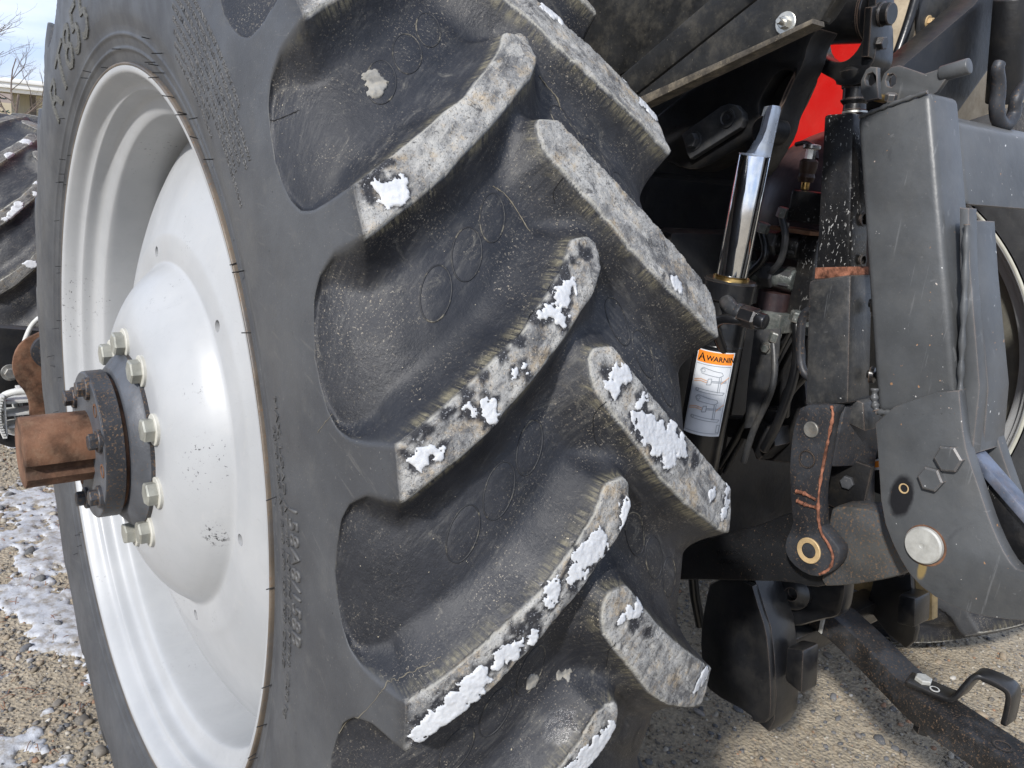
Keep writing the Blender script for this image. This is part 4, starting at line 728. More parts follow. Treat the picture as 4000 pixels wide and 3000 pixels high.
for z, r in ((.487, .011), (.428, .009)):
    y = -.735-(.6349-z)*(.7743-.73)/(.6349-.4022)-.0075+.0085; lathe('rod_hole', BLACKM, rod, [(0, r), (.0016, r*.97), (.0016, r*.72), (-.004, r*.7), (-.004, .0001)], 20, (.622, y, z), (0, -1, .1), False)
hexa('rod_foot', GREYD, rod, [(.612, -.800, .185), (.612, -.838, .180), (.664, -.838, .180), (.664, -.800, .185), (.612, -.785, .225), (.612, -.826, .222), (.664, -.826, .222), (.664, -.785, .225)], .003)
cv = G['rod_clevis']
cl = plate('rod_clevis', WORN, TR, 'X', .573, .600, cv, (), .005, 1)
plate('clevis_cheek', WORN, cl, 'X', .655, .685, [(p[0], p[1]) for p in cv], (), .005, 1)
hexa('clevis_bridge', WORN, cl, [(.598, -.770, .116), (.598, -.8065, .112), (.690, -.828, .108), (.690, -.79, .112), (.598, -.75, .198), (.598, -.808, .2145), (.690, -.822, .216), (.690, -.75, .2)], .006)
hexa('clevis_post', WORN, cl, [(.660, -.79, .046), (.660, -.838, .042), (.690, -.842, .042), (.690, -.79, .046), (.660, -.78, .12), (.660, -.818, .12), (.690, -.825, .12), (.690, -.78, .12)], .004)
plate('window_dark_fill', BLACKM, cl, 'X', .644, .652, [(-.76, .035), (-.845, .03), (-.845, .12), (-.76, .12)], (), .002)  # black plate gives the window's shaded inside along with its bolt plate
hexbolt('window_bolt', LOCK, cl, (.644, -.812, .083), (-1, -.2, 0), .011, .008)
# raised rust-orange weld seam
sm_ = [(.5705, -.800, .214), (.5700, -.806, .200), (.5698, -.8065, .170), (.5698, -.8070, .130), (.5698, -.8085, .085), (.5698, -.8150, .045), (.5698, -.826, .018), (.5698, -.842, .004), (.5698, -.853, -.012), (.5698, -.851, -.032), (.5698, -.838, -.048)]
tube('rusty_weld', RUSTO, cl, sm_, lambda t: .0022+.0022*mnoise.noise((t*26, 3.1, 0))+.0012*mnoise.noise((t*90, 1, 0)), 8, 10)
for q in ([(.5708, -.7705, .0640), (.5706, -.785, .0660), (.5706, -.806, .0640)], [(.5708, -.775, .0500), (.5706, -.79, .0495), (.5706, -.808, .052)]): tube('rusty_weld', RUSTO, cl, q, lambda t: .0028+.0030*mnoise.noise((t*9, 5.1, 0))+.001*mnoise.noise((t*40, 2, 0)), 8, 8)
lathe('clevis_pin', ZINCD, cl, [(0, .0125), (.002, .0125), (.003, .0115), (.0025, .0001)], 28, (.573, -.7744, .1677), (-1, 0, 0), False)
lathe('clevis_hole', BLACKM, cl, [(.0005, .0145), (.0025, .0138), (.0025, .0125), (-.004, .0110), (-.004, .0085), (-.016, .0080), (-.016, .0001)], 28, (.573, -.7773, .120), (-1, 0, 0), False)
lathe('pivot_bushing', ORNG, cl, [(0, .0205), (.002, .0205), (.0028, .0195), (.0022, .0125), (.0015, .0122)], 36, (.573, -.811, -.0205), (-1, 0, 0), False)
lathe('pivot_pin', WORN, cl, [(0, .0120), (.0008, .0115), (.0012, .0001)], 28, (.573, -.811, -.0205), (-1, 0, 0), False)
for z, y in ((.3672, -.8046), (.2630, -.825)): cyl('rod_stud', BLACK, rod, (.625, y+.01, z), (.640, y-.030, z+.004), .0065, 16); lathe('stud_base', BLACK, rod, [(0, .0135), (.006, .012), (.008, .007)], 18, (.625, y+.004, z), (.3, -1, .1))
# top clevis: a U fork on a threaded neck
U_ = [(-.612, .765), (-.614, .738), (-.623, .714), (-.640, .698), (-.662, .688), (-.680, .681), (-.684, .673), (-.723, .673), (-.727, .684), (-.734, .697), (-.739, .710), (-.736, .730), (-.727, .765)]
hole_ = [(-.652, .775), (-.653, .745), (-.657, .725), (-.667, .711), (-.680, .706), (-.694, .7085), (-.706, .719), (-.713, .735), (-.716, .775)]
fork = U_[:1]+U_[1:]+[hole_[-1][:1]+(.765,)]+[(-.7125, .735), (-.7055, .719), (-.694, .7085), (-.680, .706), (-.657, .711), (-.638, .722), (-.629, .742), (-.6255, .765)]
tcv = plate('rod_fork', BLACK, TR, 'X', .606, .656, fork, (), .0035, 1)
plate('fork_arm', BLACK, tcv, 'X', .606, .656, [(-.612, .76), (-.6255, .76), (-.622, .84), (-.608, .84)], (), .004); plate('fork_arm', BLACK, tcv, 'X', .606, .656, [(-.7135, .76), (-.727, .76), (-.716, .84), (-.702, .84)], (), .004)
lathe('fork_neck', BLACK, tcv, [(-.012, .020), (-.004, .0265), (.003, .0255), (.012, .0205), (.018, .0200), (.0185, .0180), (.034, .0180), (.0345, .0205), (.0365, .0205), (.042, .0160), (.05, .0165)], 32, (.628, -.7015, .690), (0, -.14, -1))
lathe('neck_washer', PEWTER, tcv, [(0, .018), (.003, .018)], 28, (.628, -.7095, .639), (0, -.12, -1))
lathe('arm_boss', BLACK, TR, [(0, .036), (.003, .040), (.10, .040), (.103, .036)], 44, (.618, -.640, .768), (.0, -1, .0)) if False else None
cyl('arm_boss', BLACK, TR, (.60, -.655, .80), (.64, -.715, .80), .001, 8) if False else None
bo = lathe('arm_boss', BLACK, TR, [(0, .038), (.002, .041), (.082, .041), (.084, .038)], 44, (.632, -.6245, .776), (0, -1, 0))
lathe('arm_boss_collar', BLACK, bo, [(0, .0425), (.004, .0425)], 44, (.632, -.7035, .776), (0, -1, 0))
pk = plate('pin_keeper', BLACK, tcv, 'Y', -.724, -.736, [(.5787, .7732), (.6194, .786), (.653, .7074), (.6481, .7035), (.5938, .7104)], (), .002)
lathe('fork_pin', BLACK, tcv, [(0, .0165), (.006, .0165), (.008, .0150), (.018, .0150), (.0195, .0138)], 32, ((.606), -.732, .768), (0, -1, 0))
hexbolt('keeper_bolt', BLACK, tcv, (.614, -.736, .731), (0, -1, 0), .0095, .009, 0, 0, .2)
# ------------------------------------------------------------------ lower link
ll = plate('lower_link', LINKB, TR, 'X', .615, .650, G['lower_link'], (), .006, 1)
plate('link_end', LINKM, ll, 'X', .600, .655, G['link_end'], (), .007, 1)
def cast_text(body, x, y, z, h, dirY, mat, parent):
    cu = bpy.data.curves.new('t', 'FONT'); cu.body = body; cu.size = h; cu.extrude = .0008; ob = bpy.data.objects.new('t', cu); COL.objects.link(ob)
    me = bpy.data.meshes.new_from_object(ob.evaluated_get(bpy.context.evaluated_depsgraph_get())); bpy.data.objects.remove(ob)
    for v in me.vertices: c = v.co.copy(); v.co = (x-c.z, y+dirY[0]*c.x-dirY[1]*c.y*1., z+dirY[1]*c.x+dirY[0]*c.y)
    return link('cast_number', me, mat, parent)
cast_text('252507 1M', .6142, -.664, -.1065, .012, (.905, -.425), LINKB, ll); cast_text('CSCS 100', .6142, -.669, -.1225, .012, (.905, -.425), LINKB, ll)
# ------------------------------------------------------------------ drawbar with hammerstrap handle
def sweep_box(name, mat, parent, pts, wid, hts, bev=.003):
    bm = bmesh.new(); rows = []
    for (x, y, z), hh in zip(pts, hts): rows.append([bm.verts.new((x+dx*wid/2, y, z+dz)) for dx, dz in ((-1, 0), (1, 0), (1, -hh), (-1, -hh))])
    for a_, b_ in zip(rows, rows[1:]):
        for i in range(4): bm.faces.new((a_[i], a_[(i+1) % 4], b_[(i+1) % 4], b_[i]))
    bm.faces.new(rows[0][::-1]); bm.faces.new(rows[-1]); bmesh.ops.recalc_face_normals(bm, faces=bm.faces); bevel(bm, bev, 2, 50); return link(name, from_bm(name, bm, True, 40), mat, parent)
dpts = [tuple(p) for p in smooth_path([(1.055, -.20, -.335), (1.050, -.45, -.340), (1.045, -.62, -.345), (1.035, -.70, -.357), (1.005, -.80, -.372), (.968, -.885, -.374), (.947, -.98, -.372), (.93, -1.09, -.372), (.915, -1.20, -.372)], 5)]
db = sweep_box('drawbar', DRAWM, TR, dpts, .078, [.055]*len(dpts), .004)
plate('drawbar_tag', PINM, db, 'X', .9985, 1.004, [(-.629, -.352), (-.637, -.353), (-.637, -.396), (-.629, -.394)], (), .001)
hexbolt('strap_bolt', PINM, db, (.972, -.868, -.3655), (0, 0, 1), .016, .013, 0, 0, .3)
def ribbon(name, mat, parent, pts, wid, th, n=5, bev=.0025):
    P = smooth_path(pts, n); bm = bmesh.new(); rows = []
    for i, p in enumerate(P):
        d = (P[min(i+1, len(P)-1)]-P[max(i-1, 0)]).normalized(); nx = Vector((1, 0, 0)); nx = (nx-d*nx.dot(d)).normalized(); u = nx.cross(d)
        rows.append([bm.verts.new(p+nx*sx*wid/2+u*su*th/2) for sx, su in ((-1, -1), (1, -1), (1, 1), (-1, 1))])
    for a_, b_ in zip(rows, rows[1:]):
        for i in range(4): bm.faces.new((a_[i], a_[(i+1) % 4], b_[(i+1) % 4], b_[i]))
    bm.faces.new(rows[0][::-1]); bm.faces.new(rows[-1]); bmesh.ops.recalc_face_normals(bm, faces=bm.faces); bevel(bm, bev, 2, 50); return link(name, from_bm(name, bm, True, 40), mat, parent)
st = ribbon('hammer_strap', BLACK, db, [(.962, -.845, -.3655), (.970, -.88, -.3655), (.978, -.915, -.3645), (.983, -.930, -.355), (.990, -.938, -.332), (.998, -.946, -.310), (1.003, -.960, -.3035), (1.008, -.992, -.3045), (1.010, -1.004, -.313), (1.010, -1.008, -.335), (1.009, -1.010, -.372)], .044, .011, 5)
lathe('drawbar_hole', BLACKM, db, [(.0012, .017), (.0012, .013), (-.012, .0125), (-.012, .0001)], 24, (.928, -1.035, -.372), (0, 0, 1), False)
lathe('strap_ring', LIGHTG, db, [(0, .009), (.001, .009), (.001, .0065)], 20, (.962, -.895, -.3585), (0, 0, 1), False)
cyl('strap_bolt_end', BLACK, db, (.94, -.90, -.44), (.94, -.90, -.42), .016, 6)
# ------------------------------------------------------------------ sway blocks, drawbar support, shields
sw = plate('sway_block', BLACK, TR, 'X', .742, .762, G['sway'], (), .006, 1)
edge = [(-.60, -.205), (-.6367, -.2572), (-.6627, -.2944), (-.6813, -.3469), (-.7016, -.4216), (-.7081, -.4735), (-.70, -.505)]
plate('sway_rim', BLACK, sw, 'X', .758, .835, edge+[(p[0]+.028, p[1]+.004) for p in edge[::-1]], (), .005)
hexa('sway_tab', BLACK, sw, [(.775, -.700, -.395), (.775, -.742, -.402), (.830, -.742, -.402), (.830, -.700, -.395), (.775, -.69, -.325), (.775, -.727, -.312), (.830, -.727, -.312), (.830, -.69, -.325)], .008)
dpl = plate('drawbar_support', BLACK, TR, 'X', .86, .90, G['dead_plate'], (), .010, 1)
lathe('support_boss', BLACK, dpl, [(0, .036), (.02, .034), (.028, .024), (.03, .013), (.012, .012), (.012, .0001)], 32, (.862, -.638, -.255), (-1, -.25, .1), False)
box('support_beam', BLACK, TR, (.86, -.62, -.46), (1.30, -.56, -.40), .008)
box('support_beam', BLACK, TR, (.80, -.60, -.42), (1.30, -.44, -.36), .008) if False else None
sw2 = plate('sway_block', BLACK, TR, 'X', 1.25, 1.272, [(-.60, -.26), (-.6615, -.3032), (-.6811, -.2937), (-.7091, -.3887), (-.7214, -.4154), (-.7221, -.4453), (-.7094, -.4713), (-.66, -.46), (-.60, -.42)], (), .006)
hexa('sway_tab', BLACK, sw2, [(1.19, -.70, -.395), (1.19, -.742, -.382), (1.26, -.742, -.382), (1.26, -.70, -.395), (1.19, -.69, -.325), (1.19, -.729, -.315), (1.26, -.729, -.315), (1.26, -.69, -.325)], .008)
plate('pto_shield', YEL, TR, 'X', 1.30, 1.33, [(-.50, -.25), (-.69, -.22), (-.73, -.40), (-.70, -.425), (-.60, -.42), (-.50, -.42)], (), .006)
tube('brace_rod', BLACK, TR, [(1.25, -.66, -.30), (1.1, -.60, -.25), (.95, -.52, -.2)], .012, 10, 3)
tube('stabiliser_rod', BLACK, TR, [(.80, -.40, -.10), (.80, -.43, -.30), (.82, -.46, -.42)], .011, 10, 3)
# ------------------------------------------------------------------ hydraulics and castings in the shade
VALV = painted('oily_grey_casting', (.075, .085, .082), .35, .5, 30, (.3, .3, .28), .4, .04, .5, .1, .5, .4, .1, 0, .6)
for z, y0, y1, m_ in ((.4235, -.5016, -.592, BLKCHIP), (.367, -.5063, -.592, VALV)):
    v = cyl('valve_body', m_, TR, (.72, y0, z), (.735, y1, z-.004), .0195, 20); hexbolt('valve_nut', LOCK, v, (.7205, y0-.03, z-.001), (.15, -1, 0), .0225, .022, 0, 0, .2); hexbolt('valve_cap', LOCK, v, (.732, y1+.022, z-.003), (.15, -1, 0), .022, .020, 0, 0, .5)
hexa('valve_block', BLKCHIP, TR, [(.73, -.588, .30), (.73, -.63, .30), (.80, -.63, .30), (.80, -.588, .30), (.73, -.592, .444), (.73, -.625, .444), (.80, -.625, .444), (.80, -.592, .444)], .004)
plate('valve_strap', RUST, TR, 'Z', .446, .453, [(.70, -.545), (.70, -.625), (.76, -.635), (.76, -.55)], (), .0015); hexbolt('strap_screw', BLACK, TR, (.712, -.565, .453), (0, 0, 1), .008, .006, .01, .002)
lathe('rusty_sleeve', PURP, TR, [(0, .030), (.032, .030)], 28, (.735, -.556, .305), (0, 0, 1)); box('sleeve_base', VALV, TR, (.70, -.60, .27), (.80, -.50, .305), .004)
tube('control_hose', BLACK, TR, [(.74, -.6024, .3056), (.74, -.5893, .2648), (.74, -.5695, .1996), (.74, -.5492, .1247), (.74, -.5267, .0573), (.74, -.4971, -.0218)], .0075, 10)
tube('control_hose', BLACKM, TR, [(.76, -.606, .32), (.755, -.594, .27), (.75, -.572, .2), (.75, -.55, .12), (.75, -.53, .05), (.74, -.51, -.03)], .0055, 8)
tube('control_hose', BLACKM, TR, [(.78, -.60, .33), (.79, -.575, .24), (.80, -.55, .15), (.80, -.54, .05)], .012, 10)
tube('pull_handle', WORN, TR, [(.66, -.700, .332), (.66, -.6780, .331), (.66, -.6680, .318), (.66, -.6685, .2948), (.66, -.677, .252), (.66, -.688, .230), (.66, -.703, .222)], .0072, 12)
plate('side_casting', BLACKM, TR, 'X', .79, .86, [(-.50, .30), (-.58, .30), (-.62, .16), (-.64, .10), (-.62, .02), (-.54, .0), (-.50, .05)], (), .008)
hexbolt('casting_bolt', BLACKM, TR, (.789, -.566, .0985), (-1, -.3, 0), .017, .014, .02, .002, .2)
plate('casting_bracket', BLACKM, TR, 'X', .74, .79, [(-.48, .075), (-.53, .088), (-.60, .092), (-.61, .06), (-.58, .02), (-.545, .05), (-.50, .04)], (), .006)
for k, (x_, y_, z0_, z1_, r_2, m2) in enumerate([(.70, -.565, .47, .36, .006, LOCK), (.71, -.625, .30, .05, .0085, BLACK), (.69, -.60, .26, .02, .006, LOCK), (.73, -.64, .28, .12, .010, BLACK), (.70, -.53, .44, .30, .007, BLACK)]):
    tube('hydraulic_hose', m2, TR, [(x_, y_, z0_), (x_-.01, y_-.022, z0_*.7+z1_*.3), (x_-.004, y_-.015+.01*k, z0_*.3+z1_*.7), (x_+.02, y_+.03, z1_)], r_2, 10); hexbolt('hose_fitting', VALV, TR, (x_, y_, z0_), (0, -.2, 1), r_2*1.7, .016)
plate('hose_bracket', LOCK, TR, 'X', .685, .690, [(-.56, .27), (-.612, .285), (-.618, .235), (-.60, .10), (-.575, .09), (-.565, .18)], (), .002); hexbolt('bracket_bolt', VALV, TR, (.685, -.592, .245), (-1, -.2, 0), .008, .007, .011, .002)
box('frame_rail', BLACKM, TR, (.66, -.52, -.12), (.70, -.46, .34), .006)
q = G['coupler']
cp = cyl('coupler_base', BRASS, TR, (.72, -.587, .518), (.72, -.5865, .540), .0070, 20); lathe('coupler_body', painted('brown_coupler', (.05, .024, .016), .4, .2), cp, [(0, .012), (.008, .0145), (.014, .0125), (.024, .0150), (.034, .0150), (.038, .011)], 26, (.72, -.5862, .531), (0, 0, 1))
lathe('coupler_stem', STEEL, cp, [(0, .0085), (.020, .0085)], 6, (.72, -.586, .566), (0, 0, 1)); lathe('coupler_cap', STEEL, cp, [(0, .013), (.0015, .0145), (.0065, .0145), (.008, .0125)], 28, (.72, -.586, .585), (0, 0, 1))
box('coupler_bracket', BLKCHIP, TR, (.70, -.66, .465), (.78, -.575, .517), .004)
tube('thin_cable', PURP, TR, [(.80, -.50, .595), (.77, -.54, .597), (.745, -.575, .588), (.735, -.588, .570)], .0045, 8)
cbt = tube('dark_cable', BLACK, TR, [(.910, -.615, .93), (.899, -.615, .862), (.892, -.612, .80), (.878, -.61, .74), (.87, -.605, .70)], .0085, 10)
lw = plate('warning_strip', LAB_W, TR, 'X', .698, .702, [(-.79, .098), (-.835, .124), (-.835, .104), (-.79, .082)], (), .0005); plate('strip_band', LAB_O, lw, 'X', .6965, .6985, [(-.79, .0965), (-.835, .1205), (-.835, .109), (-.79, .0865)], (), .0003)
box('strip_carrier', BLACKM, TR, (.703, -.86, .06), (.72, -.74, .13), .003)
# upper right: dirt-caked rear panel, second lift arm and hook ring
tp = plate('rear_panel', TAN, TR, 'Y', -.60, -.57, [(.885, .70), (.900, .78), (.910, .95), (1.35, 1.0), (1.45, .74), (1.165, .665), (1.0, .64)], (), .004)
plate('panel_patch', LOCK, tp, 'Y', -.611, -.6005, [(.910, .859), (.912, .93), (1.2, .95), (1.146, .9), (1.111, .876), (.979, .798), (.945, .795)], (), .003)
hexbolt('panel_bolt', ORNG, tp, (.960, -.611, .820), (0, -1, 0), .0075, .007, .0115, .002, .3, .005)
a2 = plate('lift_arm', BLACKM, TR, 'Y', -.68, -.63, [(.76, .705), (.781, .722), (.975, .850), (1.005, .885), (1.16, .92), (1.181, .862), (.999, .667), (.96, .64), (.86, .62), (.78, .64)], (), .012)
lathe('arm_pivot', BLACK, a2, [(0, .030), (.006, .030), (.007, .0285), (.007, .022), (.011, .0215), (.012, .019), (.012, .0001)], 44, (1.075, -.68, .872), (0, -1, 0), False)
lr2 = cyl('lift_rod', BLACKM, TR, (1.005, -.725, .86), (1.060, -.725, .70), .030, 28); 
tube('hook_ring', WORN, TR, [(.848, -.80, .735), (.846, -.80, .725), (.858, -.80, .709), (.866, -.80, .692), (.872, -.80, .672), (.890, -.80, .654), (.918, -.80, .650), (.936, -.80, .668), (.932, -.80, .692), (.950, -.80, .715)], lambda t: .0085+.003*math.sin(t*3.1), 14, 5)
# ------------------------------------------------------------------ step, bracket and axle parts glimpsed ahead of the wheel
n = 18; rp = G['rust_plate']
plate('rusted_bracket', RUST, TR, 'Y', 1.25, 1.265, rp, (), .003, 1); lathe('bracket_boss', WORN, TR, [(0, .05), (.02, .05), (.022, .03), (.035, .028)], 28, (-.145, 1.25, -.155), (0, -1, 0))
def arc(pts, r=.012): return pts
for zt in (0, .05):
    s_ = tube('boarding_step', LIGHTG, TR, [(-.06, 1.45+zt, -.08), (-.115, 1.45, -.088+zt*0), (-.155, 1.45, -.117), (-.180, 1.45, -.170), (-.19, 1.46, -.22)], .0075, 8, 5) if zt == 0 else None
stp = tube('boarding_step', LIGHTG, TR, [(-.05, 1.42, -.335), (-.13, 1.42, -.338), (-.20, 1.43, -.325), (-.25, 1.45, -.345), (-.262, 1.46, -.40), (-.245, 1.47, -.455), (-.19, 1.47, -.470), (-.12, 1.46, -.468), (-.05, 1.46, -.46)], .011, 8, 5)
for y_, dx in ((1.42, 0), (1.50, .055)):
    for i in range(16):
        z = -.335-.13*i/15; bx_ = -.255+dx-.012*math.sin(i/15*PI)
        box('step_tooth', LIGHTG, stp, (bx_-.006, y_-.01, z-.0035), (bx_+.006, y_+.025, z+.0025), .001, 1)
    box('step_rail', LIGHTG, stp, (-.251+dx, y_-.002, -.465), (-.246+dx, y_+.03, -.335), .001, 1)
for z in (-.36, -.40, -.44): box('step_bar', LIGHTG, stp, (-.255, 1.43, z-.004), (-.08, 1.50, z+.004), .001, 1)
plate('step_frame', BLACKM, TR, 'Y', 1.62, 1.68, [(-.32, -.15), (-.10, -.18), (-.10, -.52), (-.34, -.52)], (), .01)
hexbolt('step_bolt', ZINCD, TR, (-.205, 1.62, -.315), (0, -1, 0), .02, .016, .028, .004)
tube('step_rail_side', BLACKM, TR, [(-.27, 1.5, -.40), (-.25, 1.5, -.50), (-.15, 1.5, -.52)], .02, 8, 4)
# ------------------------------------------------------------------ quick hitch
QH = thing('quick_hitch', (.6, -.93, .02), 'grey square-tube quick hitch frame hung behind the tractor on its lower links', 'hitch frame')
q = [(-.7549, .6276), (-.8538, .6619), (-.9838, .2619), (-.876, .2267)]
tb = hexa('upright_tube', GREY, QH, [(.56, *q[3]), (.56, *q[2]), (.639, *q[2]), (.639, *q[3]), (.56, *q[0]), (.56, *q[1]), (.639, *q[1]), (.639, *q[0])], .010, 3)
tube('tube_weld', GREY, tb, [(.5605, -.760, .6260), (.5605, -.80, .6425), (.5605, -.85, .6600)], lambda t: .0028+.0012*math.sin(t*60), 8, 8)
# crossbar to the right
X0, X1 = .641, 1.55
hexa('cross_bar', GREY, QH, [(X0, -.825, .540), (X0, -.897, .521), (X1, -.897, .521), (X1, -.825, .540), (X0, -.785, .648), (X0, -.860, .628), (X1, -.860, .628), (X1, -.785, .648)], .007, 3)
o = QH.children[0]
hp = G['hitch_plate']
PLM = hitch_plate_mat()
pl_ = plate('hook_plate', PLM, QH, 'X', .548, .572, hp, (), .003, 1)
plate('hook_plate', GREY, QH, 'X', .640, .664, hp, (), .003, 1)
plate('rear_strap', GREY, QH, 'X', .573, .639, [(-.9838, .262), (-.9939, .2718), (-1.006, .230), (-1.0115, .212), (-1.001, .208), (-.988, .235)], (), .002)
plate('rear_gusset', GREY, QH, 'X', .566, .590, [(-.9211, .52), (-.934, .52), (-.952, .45), (-1.000, .30), (-1.0115, .212), (-1.0, .205), (-.985, .26)], (), .003)
plate('rear_gusset', GREY, QH, 'X', .60, .664, [(-.9150, .50), (-.928, .505), (-.948, .44), (-.997, .295), (-1.010, .212), (-.995, .205), (-.975, .27)], (), .003)
# welds on the plate
def weld(P, r=.004, f=80): return tube('weld_bead', GREY, pl_, P, lambda t: r*(1+.28*math.sin(t*f)), 8, 8)
weld([(.553, -.880, .231), (.5525, -.915, .239), (.5525, -.955, .252), (.5525, -.985, .262)], .0042, 90); weld([(.556, -.868, .262), (.555, -.872, .245), (.5535, -.879, .232)], .005, 20); weld([(.560, -.939, .50), (.560, -.955, .42), (.560, -.972, .33), (.559, -.983, .275)], .0042, 110)
hexbolt('plate_bolt', GREY, pl_, (.549, -.9936, .2025), (-1, 0, 0), .0185, .011, 0, 0, .25); hexbolt('plate_bolt', GREY, pl_, (.549, -.9778, .1682), (-1, 0, 0), .0172, .011, 0, 0, .1)
lathe('hitch_pin', PINM, QH, [(-.01, .0255), (.006, .0255), (.0085, .0235), (.0088, .0035), (.0080, .003), (.0078, .0001)], 44, (.548, -.9882, .0753), (-1, 0, 0), False)
lathe('pin_ring', RUST, QH, [(.0005, .0285), (.0012, .0270), (.0008, .0255)], 40, (.548, -.9890, .0745), (-1, 0, 0), False)
lathe('index_hole', ORNG, pl_, [(.0012, .0072), (.0012, .0055), (-.001, .0052), (-.001, .0001)], 20, (.548, -.9436, .1404), (-1, 0, 0), False)
tube('rubber_stop', SMEAR, pl_, [(.5472, -.941, .160), (.5470, -.9435, .135), (.5470, -.950, .105)], lambda t: .0016, 8, 3) if False else None
# hook latch bar and trip plate in the slot
hexa('latch_bar', BLUE, QH, [(.580, -1.145, .100), (.580, -1.155, .110), (.612, -1.155, .110), (.612, -1.145, .100), (.580, -.990, .206), (.580, -.998, .217), (.612, -.998, .217), (.612, -.990, .206)], .003)
plate('trip_plate', BLKCHIP, QH, 'X', .592, .608, [(-.995, .20), (-1.02, .19), (-1.10, .13), (-1.12, .115), (-1.085, .085), (-1.06, .095), (-1.04, .13), (-1.015, .165)], (), .002)
# locking lever on top of the upright
lv = plate('lock_lever', GREY, QH, 'X', .606, .616, [(-.768, .645), (-.7573, .660), (-.7540, .676), (-.757, .690), (-.766, .698), (-.7765, .700), (-.8155, .6884), (-.8407, .6965), (-.8499, .6869), (-.8386, .665), (-.82, .652)], [[(-.763, .687), (-.770, .689), (-.776, .684), (-.777, .676), (-.772, .671), (-.765, .673), (-.7615, .680)]], .0015)
plate('lock_lever_plate', GREY, lv, 'X', .570, .580, [(-.758, .648), (-.7485, .660), (-.7455, .676), (-.750, .690), (-.756, .694), (-.766, .693), (-.772, .67), (-.778, .652)], [[(-.753, .684), (-.760, .686), (-.766, .681), (-.767, .673), (-.762, .668), (-.755, .670), (-.7515, .677)]], .0015)
cyl('lever_grip', GREY, lv, (.611, -.836, .688), (.612, -.872, .6985), .0105, 24)
hexbolt('lever_nut', GREY, lv, (.588, -.785, .652), (-.3, -.2, 1), .008, .009, 0, 0); cyl('lever_spacer', BRASS, lv, (.581, -.766, .655), (.605, -.766, .655), .006, 16)
# ------------------------------------------------------------------ snow crusts clinging to the lugs
SNLAB = {'lug1_low': 'round snow patch on the lower end of the uppermost full lug', 'lug2_high': 'branching snow patch high on the middle left lug', 'lug2_mid': 'forked snow patch halfway along the middle left lug',
 'lug2_low': 'ragged snow strip near the lower tip of the middle left lug', 'lug2_fleck': 'small snow fleck between the larger patches on the middle left lug', 'rlug3_top': 'snow lump at the upper nose of the right lug beside the warning label',
 'rlug3_fleck': 'small snow fleck just below the lump on the right lug by the warning label', 'rlug3_big': 'largest snow sheet, across the right lug below the warning label', 'rlug3_end': 'thin snow smears at the lower end of the right lug above the black lower link',
 'rlug2': 'narrow snow dab on the right lug beside the chrome rod', 'rlug1_top': 'snow dab on the highest right lug below the black fender', 'rlug1_mid': 'snow rim on the outer edge of the highest right lug, near the fender flange',
 'lug3_nose': 'upright snow sliver at the nose of the lower left lug', 'lug3_high': 'large oval snow patch with a gap, high on the lower left lug', 'lug3_mid': 'small snow patch below the oval one on the lower left lug',
 'lug3_fleck': 'tiny snow fleck midway along the lower left lug', 'lug3_low': 'rounded snow patch past the middle of the lower left lug', 'lug3_end': 'long snow bar at the lower tip of the lower left lug',
 'lug4_nose': 'long snow bar on the lug at the bottom edge of the picture', 'rlug4_top': 'snow line across the nose of the lowest right lug', 'rlug4_tip': 'snow dab at the outer tip of the lowest right lug'}
def snow_mat():
    b = NB('snow'); c = b.mix(b.rng(b.noise(40, 6, .7), .35, .7), (.44, .45, .465), (.55, .56, .57)); c = b.mix(b.math('MULTIPLY', b.rng(b.noise(120, 4, .7), .62, .72), .4), c, (.50, .46, .40))
    b.bump(b.noise(420, 4, .7), .5, .0010); b.b.inputs['Subsurface Weight'].default_value = .15; b.b.inputs['Subsurface Radius'].default_value = (.004, .005, .006); return b.done(c, .65)
SNOWM = snow_mat()
